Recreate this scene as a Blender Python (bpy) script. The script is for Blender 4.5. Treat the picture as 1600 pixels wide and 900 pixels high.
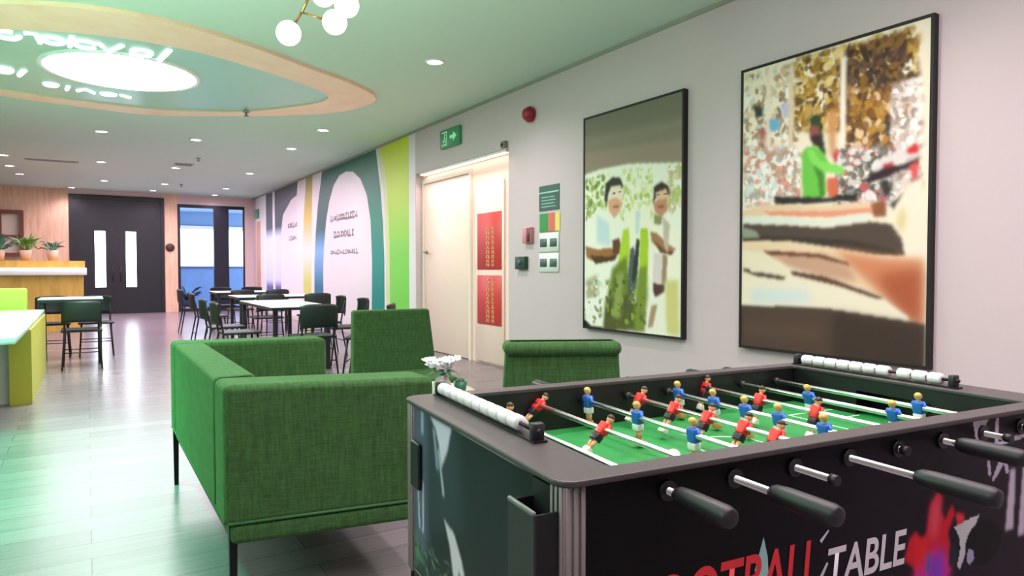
import bpy, bmesh, math, random
import numpy as np
from mathutils import Vector, Matrix, noise

for o in list(bpy.data.objects):
    bpy.data.objects.remove(o, do_unlink=True)
scene = bpy.context.scene
COL = scene.collection
PI = math.pi
R = math.radians
random.seed(7)

# ------------------------------------------------------------------ camera, world, exposure
cam_data = bpy.data.cameras.new('camera')
cam = bpy.data.objects.new('camera', cam_data)
COL.objects.link(cam)
cam.location = (0, 0, 1.18)
cam.rotation_euler = (R(90 - 1.61), 0, R(-31.9))
cam_data.sensor_width = 36
cam_data.sensor_fit = 'HORIZONTAL'
cam_data.lens = 1067 / 1600 * 36
cam_data.clip_start = 0.02
cam_data.clip_end = 200
scene.camera = cam
scene.view_settings.view_transform = 'Standard'
scene.view_settings.look = 'None'
scene.view_settings.gamma = 1
scene.view_settings.use_curve_mapping = False
scene.view_settings.exposure = 1.2
world = bpy.data.worlds.new('world')
scene.world = world
world.use_nodes = True
bg = world.node_tree.nodes['Background']
bg.inputs['Color'].default_value = (0.86, 0.92, 1.0, 1)
bg.inputs['Strength'].default_value = 1.5

DOWNLIGHT_W = 26
SPOT_TINT = (1.0, 0.88, 0.93)
def lamp(name, kind, loc, energy, color, rot=(0, 0, 0), **kw):
    d = bpy.data.lights.new(name, kind)
    d.energy = energy
    d.color = color
    for k, v in kw.items():
        setattr(d, k, v)
    o = bpy.data.objects.new(name, d)
    COL.objects.link(o)
    o.location = loc
    o.rotation_euler = rot
    return o
# the big round ceiling panel's own light, the green lamps over the bar side, and an added uplight
lamp('round_panel_light', 'AREA', (0.34, 8.03, 3.10), 75, (0.76, 1.0, 0.86), shape='DISK', size=1.4)
lamp('bar_green_light', 'POINT', (-2.3, 4.6, 2.1), 60, (0.30, 1.0, 0.55), shadow_soft_size=0.35)
lamp('green_aisle_spot', 'SPOT', (-0.65, 5.0, 3.12), 400, (0.04, 1.0, 0.42), spot_size=R(85), spot_blend=1.0, shadow_soft_size=0.15)
lamp('green_aisle_spot', 'SPOT', (-0.75, 3.3, 3.12), 150, (0.10, 1.0, 0.44), spot_size=R(85), spot_blend=1.0, shadow_soft_size=0.15)
lamp('ceiling_fill_uplight', 'SPOT', (-0.7, 3.1, 0.7), 270, (0.86, 1.0, 0.86), (PI, 0, R(0)), spot_size=R(160), spot_blend=1.0, shadow_soft_size=0.2)  # unseen upward fill added to brighten the ceiling and wood ring
# unseen area fills added to brighten the room; the spots continue the downlight grid
lamp('rear_room_fill', 'AREA', (1.7, 0.4, 3.15), 58, (1.0, 0.80, 0.88), shape='RECTANGLE', size=2.6, size_y=2.6)
for sx_, e_ in ((2.95, 60), (1.5, 62)):
    lamp('near_downlight_lamp', 'SPOT', (sx_, 2.35, 3.17), e_, (1.0, 0.88, 0.91), spot_size=R(140), spot_blend=0.9, shadow_soft_size=0.08)
lamp('rear_aisle_fill', 'AREA', (-2.2, 0.6, 3.0), 34, (0.95, 0.94, 1.0), (0, R(-30), 0), shape='RECTANGLE', size=1.6, size_y=2.4)  # extra fill from the left for the table's end panel
lamp('far_room_fill', 'AREA', (1.2, 15.5, 3.12), 165, (1.0, 0.76, 0.94), shape='RECTANGLE', size=4.0, size_y=8.0)  # added broad fill, tinted pink for the far ceiling

# ------------------------------------------------------------------ colours and materials
def S(r, g, b):
    f = lambda c: (c / 255 / 12.92) if c / 255 <= 0.04045 else ((c / 255 + 0.055) / 1.055) ** 2.4
    return (f(r), f(g), f(b))

def mat(name, col, rough=0.5, metal=0.0, emit=0.0, emit_col=None, var=0.0, vscale=8.0, bump=0.0, bscale=60.0, coat=0.0, alpha=None, trans=0.0):
    m = bpy.data.materials.new(name)
    m.use_nodes = True
    nt = m.node_tree
    b = nt.nodes['Principled BSDF']
    b.inputs['Base Color'].default_value = (*col, 1)
    b.inputs['Roughness'].default_value = rough
    b.inputs['Metallic'].default_value = metal
    b.inputs['Coat Weight'].default_value = coat
    b.inputs['Transmission Weight'].default_value = trans
    if emit:
        b.inputs['Emission Color'].default_value = (*(emit_col or col), 1)
        b.inputs['Emission Strength'].default_value = emit
    tc = nt.nodes.new('ShaderNodeTexCoord')
    if var:
        n = nt.nodes.new('ShaderNodeTexNoise')
        n.inputs['Scale'].default_value = vscale
        n.inputs['Detail'].default_value = 4
        nt.links.new(tc.outputs['Object'], n.inputs['Vector'])
        mp = nt.nodes.new('ShaderNodeMapRange')
        mp.inputs['To Min'].default_value = 1 - var
        mp.inputs['To Max'].default_value = 1 + var
        nt.links.new(n.outputs['Fac'], mp.inputs['Value'])
        mx = nt.nodes.new('ShaderNodeVectorMath')
        mx.operation = 'SCALE'
        mx.inputs[0].default_value = col
        nt.links.new(mp.outputs['Result'], mx.inputs['Scale'])
        nt.links.new(mx.outputs['Vector'], b.inputs['Base Color'])
    if bump:
        n2 = nt.nodes.new('ShaderNodeTexNoise')
        n2.inputs['Scale'].default_value = bscale
        n2.inputs['Detail'].default_value = 3
        nt.links.new(tc.outputs['Object'], n2.inputs['Vector'])
        bp = nt.nodes.new('ShaderNodeBump')
        bp.inputs['Strength'].default_value = bump
        bp.inputs['Distance'].default_value = 0.01
        nt.links.new(n2.outputs['Fac'], bp.inputs['Height'])
        nt.links.new(bp.outputs['Normal'], b.inputs['Normal'])
    return m

def mat_fabric(name, col, rib=240.0):
    """woven upholstery: crossed fine threads with a slight colour change"""
    m = mat(name, col, 0.85)
    nt = m.node_tree
    b = nt.nodes['Principled BSDF']
    b.inputs['Sheen Weight'].default_value = 0.25
    b.inputs['Sheen Tint'].default_value = (*[min(1, c * 4 + .1) for c in col], 1)
    b.inputs['Specular IOR Level'].default_value = 0.25
    tc = nt.nodes.new('ShaderNodeTexCoord')
    hs = []
    for sx, sy, sz in ((rib, 14, rib * .12), (14, rib, rib), (rib * .5, rib * .5, 26)):
        mp = nt.nodes.new('ShaderNodeMapping')
        mp.inputs['Scale'].default_value = (sx * .35, sy * .35, sz * .35)
        n = nt.nodes.new('ShaderNodeTexNoise')
        n.inputs['Scale'].default_value = 1.0
        n.inputs['Detail'].default_value = 2
        nt.links.new(tc.outputs['Object'], mp.inputs['Vector'])
        nt.links.new(mp.outputs['Vector'], n.inputs['Vector'])
        hs.append(n)
    a1 = nt.nodes.new('ShaderNodeMath'); a1.operation = 'ADD'
    a2 = nt.nodes.new('ShaderNodeMath'); a2.operation = 'ADD'
    nt.links.new(hs[0].outputs['Fac'], a1.inputs[0]); nt.links.new(hs[1].outputs['Fac'], a1.inputs[1])
    nt.links.new(a1.outputs[0], a2.inputs[0]); nt.links.new(hs[2].outputs['Fac'], a2.inputs[1])
    mr = nt.nodes.new('ShaderNodeMapRange')
    mr.inputs['From Min'].default_value = 1.05; mr.inputs['From Max'].default_value = 1.95
    mr.inputs['To Min'].default_value = 0.66; mr.inputs['To Max'].default_value = 1.34
    nt.links.new(a2.outputs[0], mr.inputs['Value'])
    mx = nt.nodes.new('ShaderNodeVectorMath'); mx.operation = 'SCALE'
    mx.inputs[0].default_value = col
    nt.links.new(mr.outputs['Result'], mx.inputs['Scale'])
    nt.links.new(mx.outputs['Vector'], b.inputs['Base Color'])
    bp = nt.nodes.new('ShaderNodeBump'); bp.inputs['Strength'].default_value = 0.35; bp.inputs['Distance'].default_value = 0.004
    nt.links.new(a2.outputs[0], bp.inputs['Height'])
    nt.links.new(bp.outputs['Normal'], b.inputs['Normal'])
    return m

def mat_wood(name, col, dark, scale=(1, 14, 14), rough=0.45):
    m = mat(name, col, rough)
    nt = m.node_tree
    b = nt.nodes['Principled BSDF']
    tc = nt.nodes.new('ShaderNodeTexCoord')
    mp = nt.nodes.new('ShaderNodeMapping'); mp.inputs['Scale'].default_value = scale
    n = nt.nodes.new('ShaderNodeTexNoise'); n.inputs['Scale'].default_value = 1.6; n.inputs['Detail'].default_value = 6
    n.inputs['Distortion'].default_value = 0.6
    r = nt.nodes.new('ShaderNodeValToRGB')
    r.color_ramp.elements[0].color = (*dark, 1); r.color_ramp.elements[0].position = 0.3
    r.color_ramp.elements[1].color = (*col, 1); r.color_ramp.elements[1].position = 0.62
    nt.links.new(tc.outputs['Object'], mp.inputs['Vector']); nt.links.new(mp.outputs['Vector'], n.inputs['Vector'])
    nt.links.new(n.outputs['Fac'], r.inputs['Fac']); nt.links.new(r.outputs['Color'], b.inputs['Base Color'])
    return m

def mat_floor():
    m = mat('vinyl_plank', S(128, 116, 118), 0.3)
    nt = m.node_tree
    b = nt.nodes['Principled BSDF']
    tc = nt.nodes.new('ShaderNodeTexCoord')
    br = nt.nodes.new('ShaderNodeTexBrick')
    br.offset = 0.37
    br.inputs['Color1'].default_value = (*S(130, 119, 125), 1)
    br.inputs['Color2'].default_value = (*S(115, 105, 111), 1)
    br.inputs['Mortar'].default_value = (*S(96, 88, 90), 1)
    br.inputs['Scale'].default_value = 1
    br.inputs['Mortar Size'].default_value = 0.003
    br.inputs['Mortar Smooth'].default_value = 0.3
    br.inputs['Brick Width'].default_value = 1.22
    br.inputs['Row Height'].default_value = 0.18
    nt.links.new(tc.outputs['Object'], br.inputs['Vector'])
    mp = nt.nodes.new('ShaderNodeMapping'); mp.inputs['Scale'].default_value = (1.2, 26, 1)
    n = nt.nodes.new('ShaderNodeTexNoise'); n.inputs['Scale'].default_value = 1.5; n.inputs['Detail'].default_value = 5
    nt.links.new(tc.outputs['Object'], mp.inputs['Vector']); nt.links.new(mp.outputs['Vector'], n.inputs['Vector'])
    mr = nt.nodes.new('ShaderNodeMapRange'); mr.inputs['To Min'].default_value = 0.82; mr.inputs['To Max'].default_value = 1.18
    nt.links.new(n.outputs['Fac'], mr.inputs['Value'])
    mx = nt.nodes.new('ShaderNodeVectorMath'); mx.operation = 'SCALE'
    nt.links.new(br.outputs['Color'], mx.inputs[0]); nt.links.new(mr.outputs['Result'], mx.inputs['Scale'])
    nt.links.new(mx.outputs['Vector'], b.inputs['Base Color'])
    r2 = nt.nodes.new('ShaderNodeMapRange'); r2.inputs['To Min'].default_value = 0.18; r2.inputs['To Max'].default_value = 0.30
    nt.links.new(n.outputs['Fac'], r2.inputs['Value']); nt.links.new(r2.outputs['Result'], b.inputs['Roughness'])
    return m

def mat_print(name, rough=0.45, spec=0.3):
    """a printed picture: ink colours held in the mesh's colour attribute"""
    m = mat(name, (0.5, 0.5, 0.5), rough)
    m.node_tree.nodes['Principled BSDF'].inputs['Specular IOR Level'].default_value = spec
    nt = m.node_tree
    a = nt.nodes.new('ShaderNodeVertexColor'); a.layer_name = 'ink'
    nt.links.new(a.outputs['Color'], nt.nodes['Principled BSDF'].inputs['Base Color'])
    return m

# ------------------------------------------------------------------ mesh builder
class MB:
    def __init__(self):
        self.bm = bmesh.new(); self.mats = []; self.mi = 0; self.M = Matrix.Identity(4)
    def use(self, m):
        if m not in self.mats: self.mats.append(m)
        self.mi = self.mats.index(m); return self
    def at(self, M): self.M = M; return self
    def _new(self, before, smooth):
        for f in self.bm.faces:
            if f not in before:
                f.material_index = self.mi; f.smooth = smooth
    def box(self, x0, x1, y0, y1, z0, z1, bev=0.0, seg=2, smooth=None, taper=None):
        before = set(self.bm.faces)
        r = bmesh.ops.create_cube(self.bm, size=1)
        vs = r['verts']
        for v in vs:
            tx = ty = 1.0
            if taper and v.co.z < 0: tx, ty = taper
            v.co = Vector(((x0 + x1) / 2 + v.co.x * (x1 - x0) * tx, (y0 + y1) / 2 + v.co.y * (y1 - y0) * ty, (z0 + z1) / 2 + v.co.z * (z1 - z0)))
        es = list({e for v in vs for e in v.link_edges})
        if bev:
            bmesh.ops.bevel(self.bm, geom=es, offset=bev, segments=seg, profile=0.5, affect='EDGES', clamp_overlap=True)
        new = [f for f in self.bm.faces if f not in before]
        if self.M != Matrix.Identity(4):
            for v in {v for f in new for v in f.verts}: v.co = self.M @ v.co
        self._new(before, (bev > 0) if smooth is None else smooth)
        return self
    def hexa(self, bot, top, bev=0.0, seg=2):
        """a box from four bottom and four top corners (same order)"""
        before = set(self.bm.faces)
        b = [self.bm.verts.new(self.M @ Vector(p)) for p in bot]; t = [self.bm.verts.new(self.M @ Vector(p)) for p in top]
        fs = [self.bm.faces.new(b[::-1]), self.bm.faces.new(t)]
        for i in range(4):
            j = (i + 1) % 4
            fs.append(self.bm.faces.new((b[i], b[j], t[j], t[i])))
        bmesh.ops.recalc_face_normals(self.bm, faces=fs)
        if bev:
            es = list({e for f in fs for e in f.edges})
            bmesh.ops.bevel(self.bm, geom=es, offset=bev, segments=seg, profile=0.5, affect='EDGES', clamp_overlap=True)
        self._new(before, bev > 0)
        return self
    def cyl(self, p0, p1, r0, r1=None, n=16, smooth=True, caps=True):
        r1 = r0 if r1 is None else r1
        p0 = self.M @ Vector(p0); p1 = self.M @ Vector(p1)
        d = (p1 - p0).normalized()
        a = d.orthogonal().normalized(); b = d.cross(a)
        A = [self.bm.verts.new(p0 + (a * math.cos(t) + b * math.sin(t)) * r0) for t in [2 * PI * i / n for i in range(n)]]
        B = [self.bm.verts.new(p1 + (a * math.cos(t) + b * math.sin(t)) * r1) for t in [2 * PI * i / n for i in range(n)]]
        for i in range(n):
            j = (i + 1) % n
            f = self.bm.faces.new((A[i], A[j], B[j], B[i])); f.smooth = smooth; f.material_index = self.mi
        if caps:
            for L in (A[::-1], B):
                f = self.bm.faces.new(L); f.material_index = self.mi
        return self
    def lathe(self, prof, origin=(0, 0, 0), axis=(0, 0, 1), n=24):
        """prof: (radius, height) pairs along axis"""
        o = Vector(origin); d = Vector(axis).normalized(); a = d.orthogonal().normalized(); b = d.cross(a)
        rings = []
        for r, h in prof:
            if r < 1e-6: rings.append([self.bm.verts.new(self.M @ (o + d * h))])
            else: rings.append([self.bm.verts.new(self.M @ (o + d * h + (a * math.cos(2 * PI * i / n) + b * math.sin(2 * PI * i / n)) * r)) for i in range(n)])
        for A, B in zip(rings, rings[1:]):
            for i in range(n):
                j = (i + 1) % n
                if len(A) == 1 and len(B) == 1: continue
                if len(A) == 1: q = (A[0], B[j], B[i])
                elif len(B) == 1: q = (A[i], A[j], B[0])
                else: q = (A[i], A[j], B[j], B[i])
                f = self.bm.faces.new(q); f.smooth = True; f.material_index = self.mi
        return self
    def sphere(self, c, r, sx=1, sy=1, sz=1, n=14):
        before = set(self.bm.faces)
        ret = bmesh.ops.create_uvsphere(self.bm, u_segments=n, v_segments=max(6, n * 2 // 3), radius=r)
        for v in ret['verts']: v.co = self.M @ (Vector((v.co.x * sx, v.co.y * sy, v.co.z * sz)) + Vector(c))
        self._new(before, True)
        return self
    def tube(self, pts, r, n=8, closed=False):
        pts = [self.M @ Vector(p) for p in pts]
        N = len(pts); rings = []
        prev = None
        for i, p in enumerate(pts):
            if closed: d = (pts[(i + 1) % N] - pts[i - 1]).normalized()
            else: d = (pts[min(i + 1, N - 1)] - pts[max(i - 1, 0)]).normalized()
            if prev is None: a = d.orthogonal().normalized()
            else: a = (prev - d * prev.dot(d)).normalized()
            prev = a; b = d.cross(a)
            rr = r[i] if isinstance(r, (list, tuple)) else r
            rings.append([self.bm.verts.new(p + (a * math.cos(2 * PI * k / n) + b * math.sin(2 * PI * k / n)) * rr) for k in range(n)])
        seq = list(zip(rings, rings[1:])) + ([(rings[-1], rings[0])] if closed else [])
        for A, B in seq:
            for k in range(n):
                l = (k + 1) % n
                f = self.bm.faces.new((A[k], A[l], B[l], B[k])); f.smooth = True; f.material_index = self.mi
        if not closed:
            for L in (rings[0][::-1], rings[-1]):
                f = self.bm.faces.new(L); f.material_index = self.mi
        return self
    def prism(self, pts, h, M=None):
        """polygon in local xy, pushed h along local z"""
        M = self.M @ (M or Matrix.Identity(4))
        A = [self.bm.verts.new(M @ Vector((p[0], p[1], 0))) for p in pts]
        B = [self.bm.verts.new(M @ Vector((p[0], p[1], h))) for p in pts]
        fs = [self.bm.faces.new(A[::-1]), self.bm.faces.new(B)]
        n = len(pts)
        for i in range(n):
            j = (i + 1) % n
            fs.append(self.bm.faces.new((A[i], A[j], B[j], B[i])))
        for f in fs: f.material_index = self.mi
        bmesh.ops.recalc_face_normals(self.bm, faces=fs)
        return self
    def ring(self, outer, inner, z0, z1):
        """slab between two closed outlines that have the same number of points"""
        n = len(outer)
        v = lambda p, z: self.bm.verts.new(self.M @ Vector((p[0], p[1], z)))
        ob = [v(p, z0) for p in outer]; ot = [v(p, z1) for p in outer]; ib = [v(p, z0) for p in inner]; it = [v(p, z1) for p in inner]
        fs = []
        for i in range(n):
            j = (i + 1) % n
            for q in ((ob[i], ob[j], ot[j], ot[i]), (ib[j], ib[i], it[i], it[j]), (ot[i], ot[j], it[j], it[i]), (ob[j], ob[i], ib[i], ib[j])):
                f = self.bm.faces.new(q); f.material_index = self.mi; fs.append(f)
        bmesh.ops.recalc_face_normals(self.bm, faces=fs)
        return self
    def quad(self, a, b, c, d):
        f = self.bm.faces.new([self.bm.verts.new(self.M @ Vector(p)) for p in (a, b, c, d)]); f.material_index = self.mi
        return self
    def build(self, name, material=None, parent=None, soft=False, loc=None):
        me = bpy.data.meshes.new(name)
        self.bm.to_mesh(me); self.bm.free()
        for m in (self.mats or [material]): me.materials.append(m)
        o = bpy.data.objects.new(name, me)
        COL.objects.link(o)
        if parent: o.parent = parent
        if loc: o.location = loc
        if soft:
            w = o.modifiers.new('weighted', 'WEIGHTED_NORMAL'); w.keep_sharp = True
        return o

def tag(o, label, cat, group=None, kind=None):
    if label: o['label'] = label
    if cat: o['category'] = cat
    if group: o['group'] = group
    if kind: o['kind'] = kind
    return o
def thing(name, label, cat, loc=(0, 0, 0), rz=0.0, group=None):
    o = bpy.data.objects.new(name, None)
    o.empty_display_size = 0.1
    COL.objects.link(o)
    o.location = loc; o.rotation_euler = (0, 0, rz)
    return tag(o, label, cat, group)
def struct(o): o['kind'] = 'structure'; return o
def copy_tree(o, parent=None):
    c = o.copy(); COL.objects.link(c)
    if parent: c.parent = parent
    for ch in [k for k in bpy.data.objects if k.parent == o]: copy_tree(ch, c)
    return c
def basis(origin, ex, ey):
    ex = Vector(ex).normalized(); ey = Vector(ey).normalized(); ez = ex.cross(ey)
    return Matrix(((ex.x, ey.x, ez.x, origin[0]), (ex.y, ey.y, ez.y, origin[1]), (ex.z, ey.z, ez.z, origin[2]), (0, 0, 0, 1)))
def rrect(x0, x1, y0, y1, r, n=6):
    pts = []
    for cx, cy, a0 in ((x1 - r, y1 - r, 0), (x0 + r, y1 - r, 90), (x0 + r, y0 + r, 180), (x1 - r, y0 + r, 270)):
        for k in range(n + 1):
            a = R(a0 + 90 * k / n); pts.append((cx + r * math.cos(a), cy + r * math.sin(a)))
    return pts

# ------------------------------------------------------------------ printing pictures: polygons and blobs of ink, softened, into a colour grid
def inside(poly, X, Y):
    r = np.zeros(X.shape, bool); n = len(poly)
    for i in range(n):
        x0, y0 = poly[i]; x1, y1 = poly[(i + 1) % n]
        c = ((y0 > Y) != (y1 > Y)) & (X < (x1 - x0) * (Y - y0) / ((y1 - y0) if abs(y1 - y0) > 1e-9 else 1e-9) + x0)
        r ^= c
    return r
def blur(a, k):
    if k <= 0: return a
    w = np.exp(-0.5 * (np.arange(-3 * k, 3 * k + 1) / max(k, .5)) ** 2); w /= w.sum()
    for ax in (0, 1):
        p = np.pad(a, [(3 * k, 3 * k) if i == ax else (0, 0) for i in range(a.ndim)], mode='edge')
        a = sum(w[i] * np.take(p, range(i, i + a.shape[ax]), axis=ax) for i in range(len(w)))
    return a
def paint(ops, nx, ny, aspect, seed=1, base=(200, 195, 190), gain=1.0, k=1.0):
    rng = np.random.default_rng(seed)
    X, Y = np.meshgrid(np.linspace(0, 1, nx), np.linspace(0, 1, ny))
    img = np.zeros((ny, nx, 3)) + np.array(S(*base))
    for op in ops:
        if op[0] == 'p':
            m = blur(inside(op[2], X, Y).astype(float), int(round(op[3] * 0.8 * k)))[..., None]
            img = img * (1 - m) + np.array(S(*op[1])) * m
        else:
            cols, poly, num = op[1:4]
            reg = blur(inside(poly, X, Y).astype(float), 2)
            px = [p[0] for p in poly]; py = [p[1] for p in poly]
            for _ in range(int(num * 2.6)):
                cx = rng.uniform(min(px), max(px)); cy = rng.uniform(min(py), max(py))
                rx = rng.uniform(.007, .024); ry = rng.uniform(.005, .018)
                a = rng.uniform(-.6, .6)
                dx = (X - cx); dy = (Y - cy) * aspect
                u = (dx * math.cos(a) + dy * math.sin(a)) / rx; v = (-dx * math.sin(a) + dy * math.cos(a)) / (ry * aspect)
                m = (np.clip(1.6 - (u * u + v * v), 0, 1) * reg)[..., None] * .85
                img = img * (1 - m) + np.array(S(*cols[rng.integers(len(cols))])) * m
    img = np.clip(img, 0, 1) ** 1.12
    return np.clip(img * gain, 0.004, 0.96)
def print_grid(mb_name, img, M, w, h, material, parent, thick=0.0):
    """a flat sheet w by h in local xy (origin top left, y down), ink in the colour attribute"""
    ny, nx = img.shape[:2]
    me = bpy.data.meshes.new(mb_name)
    vs = [tuple(M @ Vector((w * i / (nx - 1), -h * j / (ny - 1), 0))) for j in range(ny) for i in range(nx)]
    fs = [(j * nx + i, (j + 1) * nx + i, (j + 1) * nx + i + 1, j * nx + i + 1) for j in range(ny - 1) for i in range(nx - 1)]
    me.from_pydata(vs, [], fs)
    at = me.color_attributes.new('ink', 'FLOAT_COLOR', 'POINT')
    c = np.ones((ny * nx, 4), np.float32); c[:, :3] = img.reshape(-1, 3)
    at.data.foreach_set('color', c.ravel())
    me.materials.append(material)
    o = bpy.data.objects.new(mb_name, me); COL.objects.link(o)
    if parent: o.parent = parent
    return o

# ------------------------------------------------------------------ material set
WALL = mat('wall_paint', S(200, 183, 187), 0.6, var=0.02, vscale=3)
CEIL = mat('ceiling_paint', S(194, 216, 199), 0.7)
FLOOR = mat_floor()
OAK = mat_wood('pale_oak', S(230, 194, 164), S(210, 168, 136), (9, 9, 0.9))
RINGWOOD = mat_wood('ring_birch', S(255, 216, 188), S(250, 206, 174), (2.5, 2.5, 2.5))
BLACK = mat('black_paint', S(20, 20, 26), 0.45)
DOORBLACK = mat('black_door_paint', S(15, 16, 25), 0.45, var=0.06, vscale=2)
NAVY = mat('navy_frame', S(14, 17, 36), 0.45)
BLACKPL = mat('black_plastic', S(24, 24, 27), 0.35)
RUBBER = mat('black_rubber', S(30, 28, 31), 0.45)
CHROME = mat('chromed_steel', (0.82, 0.80, 0.80), 0.28, 1.0)
STEEL = mat('dull_steel', S(150, 146, 150), 0.35, 0.8)
ALU = mat('brushed_grey', S(140, 130, 130), 0.4, 0.35)
RIM = mat('charcoal_rim', S(68, 61, 62), 0.45, bump=0.05, bscale=300)
WHITEP = mat('white_plastic', S(238, 234, 236), 0.4)
WHITE = mat('white_gloss', S(235, 238, 234), 0.3)
GREENFAB = mat_fabric('green_fabric', S(54, 88, 45), 420.0)
PIPE = mat('green_piping', S(56, 104, 58), 0.8)
DARKMETAL = mat('dark_metal', S(26, 26, 30), 0.4, 0.6)
GLASS = mat('clear_glass', (1, 1, 1), 0.02, trans=1.0)
GLASS.node_tree.nodes['Principled BSDF'].inputs['IOR'].default_value = 1.02
PRINT = mat_print('printed_canvas', 0.55, 0.2)
PRINTG = mat_print('printed_laminate', 0.42, 0.14)
BRASS = mat('brass', S(176, 138, 84), 0.3, 0.9)
DOWNGLOW = mat('downlight_glow', (1, 0.97, 0.95), 0.5, emit=9.0)
PANELGLOW = mat('round_panel_glow', (0.86, 1.0, 0.92), 0.5, emit=5.0)
GLOBE = mat('frosted_globe', S(255, 232, 226), 0.4, emit=0.5, emit_col=S(255, 222, 216))
SLITGLOW = mat('lit_frosted_pane', S(240, 248, 255), 0.4, emit=3.0, emit_col=S(232, 244, 255))

# ================================================================== THE SETTING
XW = 4.1; YF = 20.7; CH = 3.2
XL = -6.5; YB = -3.0
AX = 4.22; AY0, AY1, AZ = 6.66, 9.24, 2.56       # door alcove in the right wall
m = MB(); m.box(XL, 5.0, YB, YF + 0.3, -0.1, 0.0); struct(m.build('floor', FLOOR))
m = MB(); m.box(XL, 5.0, YB, YF + 0.3, CH, CH + 0.1); struct(m.build('ceiling', CEIL))
m = MB()
m.box(XW, XW + 0.3, YB, AY0, 0, CH); m.box(XW, XW + 0.3, AY1, YF, 0, CH); m.box(XW, XW + 0.3, AY0, AY1, AZ, CH)
struct(m.build('wall_right', WALL))
ALC = mat('alcove_cream', S(244, 214, 204), 0.55)
m = MB(); m.box(AX, XW + 0.3, AY0, AY1, 0, AZ); struct(m.build('wall_alcove', ALC))
m = MB(); m.box(XL - 0.1, XL, YB, YF, 0, CH); struct(m.build('wall_left', WALL))
m = MB(); m.box(XL, 4.1, YB - 0.1, YB, 0, CH); struct(m.build('wall_near', WALL))
# far wall: oak panelling, double door, oak post, glazed opening, pale pier
m = MB(); m.box(XL, -0.37, YF, YF + 0.2, 0, CH); m.box(1.80, 2.12, YF, YF + 0.2, 0, CH)
struct(m.build('wall_far', OAK))
PIER = mat('pale_pier', S(214, 192, 190), 0.6)
m = MB(); m.box(3.86, 4.1, YF, YF + 0.2, 0, CH); m.box(2.12, 3.86, YF, YF + 0.2, 2.95, CH)
m.box(-0.37, 1.80, YF, YF + 0.2, 3.09, CH); struct(m.build('wall_far_pier', PIER))

# shadow-gap trim where the right wall meets the ceiling
m = MB(); m.box(XW - 0.012, XW, YB, YF, CH - 0.035, CH); struct(m.build('trim_1', mat('trim_grey', S(150, 152, 138), 0.6)))
m = MB(); m.box(XW - 0.012, XW, YB, AY0, 0, 0.09); m.box(XW - 0.012, XW, AY1, YF, 0, 0.09); struct(m.build('baseboard_right', mat('skirting', S(208, 200, 196), 0.5)))

# ---- black double door on the far wall
d = bpy.data.objects.new('door_1', None); COL.objects.link(d); d.location = (0.7, YF, 0); struct(d)
m = MB()
m.box(-1.07, -0.99, -0.03, 0.12, 0, 3.09); m.box(1.02, 1.10, -0.03, 0.12, 0, 3.09); m.box(-0.99, 1.02, -0.03, 0.12, 2.98, 3.09)
m.build('door_frame', BLACK, d)
m = MB(); m.box(-0.99, 1.02, 0.0, 0.08, 2.41, 2.98); m.build('transom_panel', DOORBLACK, d)
for x0, x1, s0, s1 in ((-0.99, -0.0295, -0.515, -0.275), (-0.0285, 1.02, 0.185, 0.425)):
    m = MB()
    m.box(x0, s0, 0.0, 0.05, 0.0, 2.41); m.box(s1, x1, 0.0, 0.05, 0.0, 2.41)
    m.box(s0, s1, 0.0, 0.05, 0.0, 0.70); m.box(s0, s1, 0.0, 0.05, 2.16, 2.41)
    lf = m.build('door_leaf', DOORBLACK, d)
    m = MB(); m.box(s0, s1, 0.015, 0.035, 0.70, 2.16); m.build('slit_pane', SLITGLOW, lf)
    hx = x1 - 0.09 if x0 < -0.5 else x0 + 0.09
    m = MB(); m.cyl((hx, -0.045, 0.85), (hx, -0.045, 1.25), 0.012); m.cyl((hx, 0, 0.9), (hx, -0.045, 0.9), 0.008); m.cyl((hx, 0, 1.2), (hx, -0.045, 1.2), 0.008)
    m.build('door_handle', BLACK, lf)

# ---- glazed opening right of it
w = bpy.data.objects.new('window_1', None); COL.objects.link(w); w.location = (2.99, YF, 0); struct(w)
m = MB()
m.box(-0.87, -0.80, 0, 0.1, 0, 2.95); m.box(0.83, 0.87, 0, 0.1, 0, 2.95); m.box(-0.80, 0.83, 0, 0.1, 2.86, 2.95); m.box(-0.80, 0.83, 0, 0.1, 0, 0.12)
m.build('window_frame', NAVY, w)
m = MB(); m.box(0.05, 0.44, -0.02, 0.12, 0.12, 2.86); m.build('mullion', NAVY, w)
for a, b in ((-0.80, 0.05), (0.44, 0.83)):
    m = MB(); m.box(a, b, 0.045, 0.055, 0.12, 2.86); m.build('pane', GLASS, w)
# balcony and street outside
BLUE = mat('blue_deck', S(104, 142, 196), 0.6, var=0.15, vscale=3)
m = MB(); m.box(1.0, 7.0, YF + 0.3, YF + 4.0, -0.12, -0.02); struct(m.build('balcony_floor', BLUE))
t = thing('balcony_wall', 'blue balcony parapet outside the glazed opening beside the black door', 'parapet', (4.5, YF + 2.6, 0))
m = MB(); m.box(-3.5, 3.0, 0, 0.12, -0.1, 1.20); m.build('panel', BLUE, t)
m = MB(); m.box(-3.5, 3.0, -0.04, 0.16, 1.20, 1.26); m.build('coping', mat('blue_coping', S(70, 92, 140), 0.5), t)
t = thing('balcony_canopy', 'pale blue slatted canopy over the balcony outside the glazed opening', 'canopy', (4.5, YF + 2.2, 2.54))
m = MB(); m.box(-3.5, 3.0, -1.0, 1.0, 0.42, 0.50); m.build('soffit', mat('soffit_blue', S(120, 160, 206), 0.6), t)
m = MB(); m.box(-3.5, 3.0, 0.9, 1.0, 0.0, 0.42); m.build('fascia', mat('fascia_blue', S(128, 166, 208), 0.6), t)
m = MB(); m.box(-3.5, 3.0, 0.8, 1.1, -0.10, 0.0); m.build('lip', WHITE, t)
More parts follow.
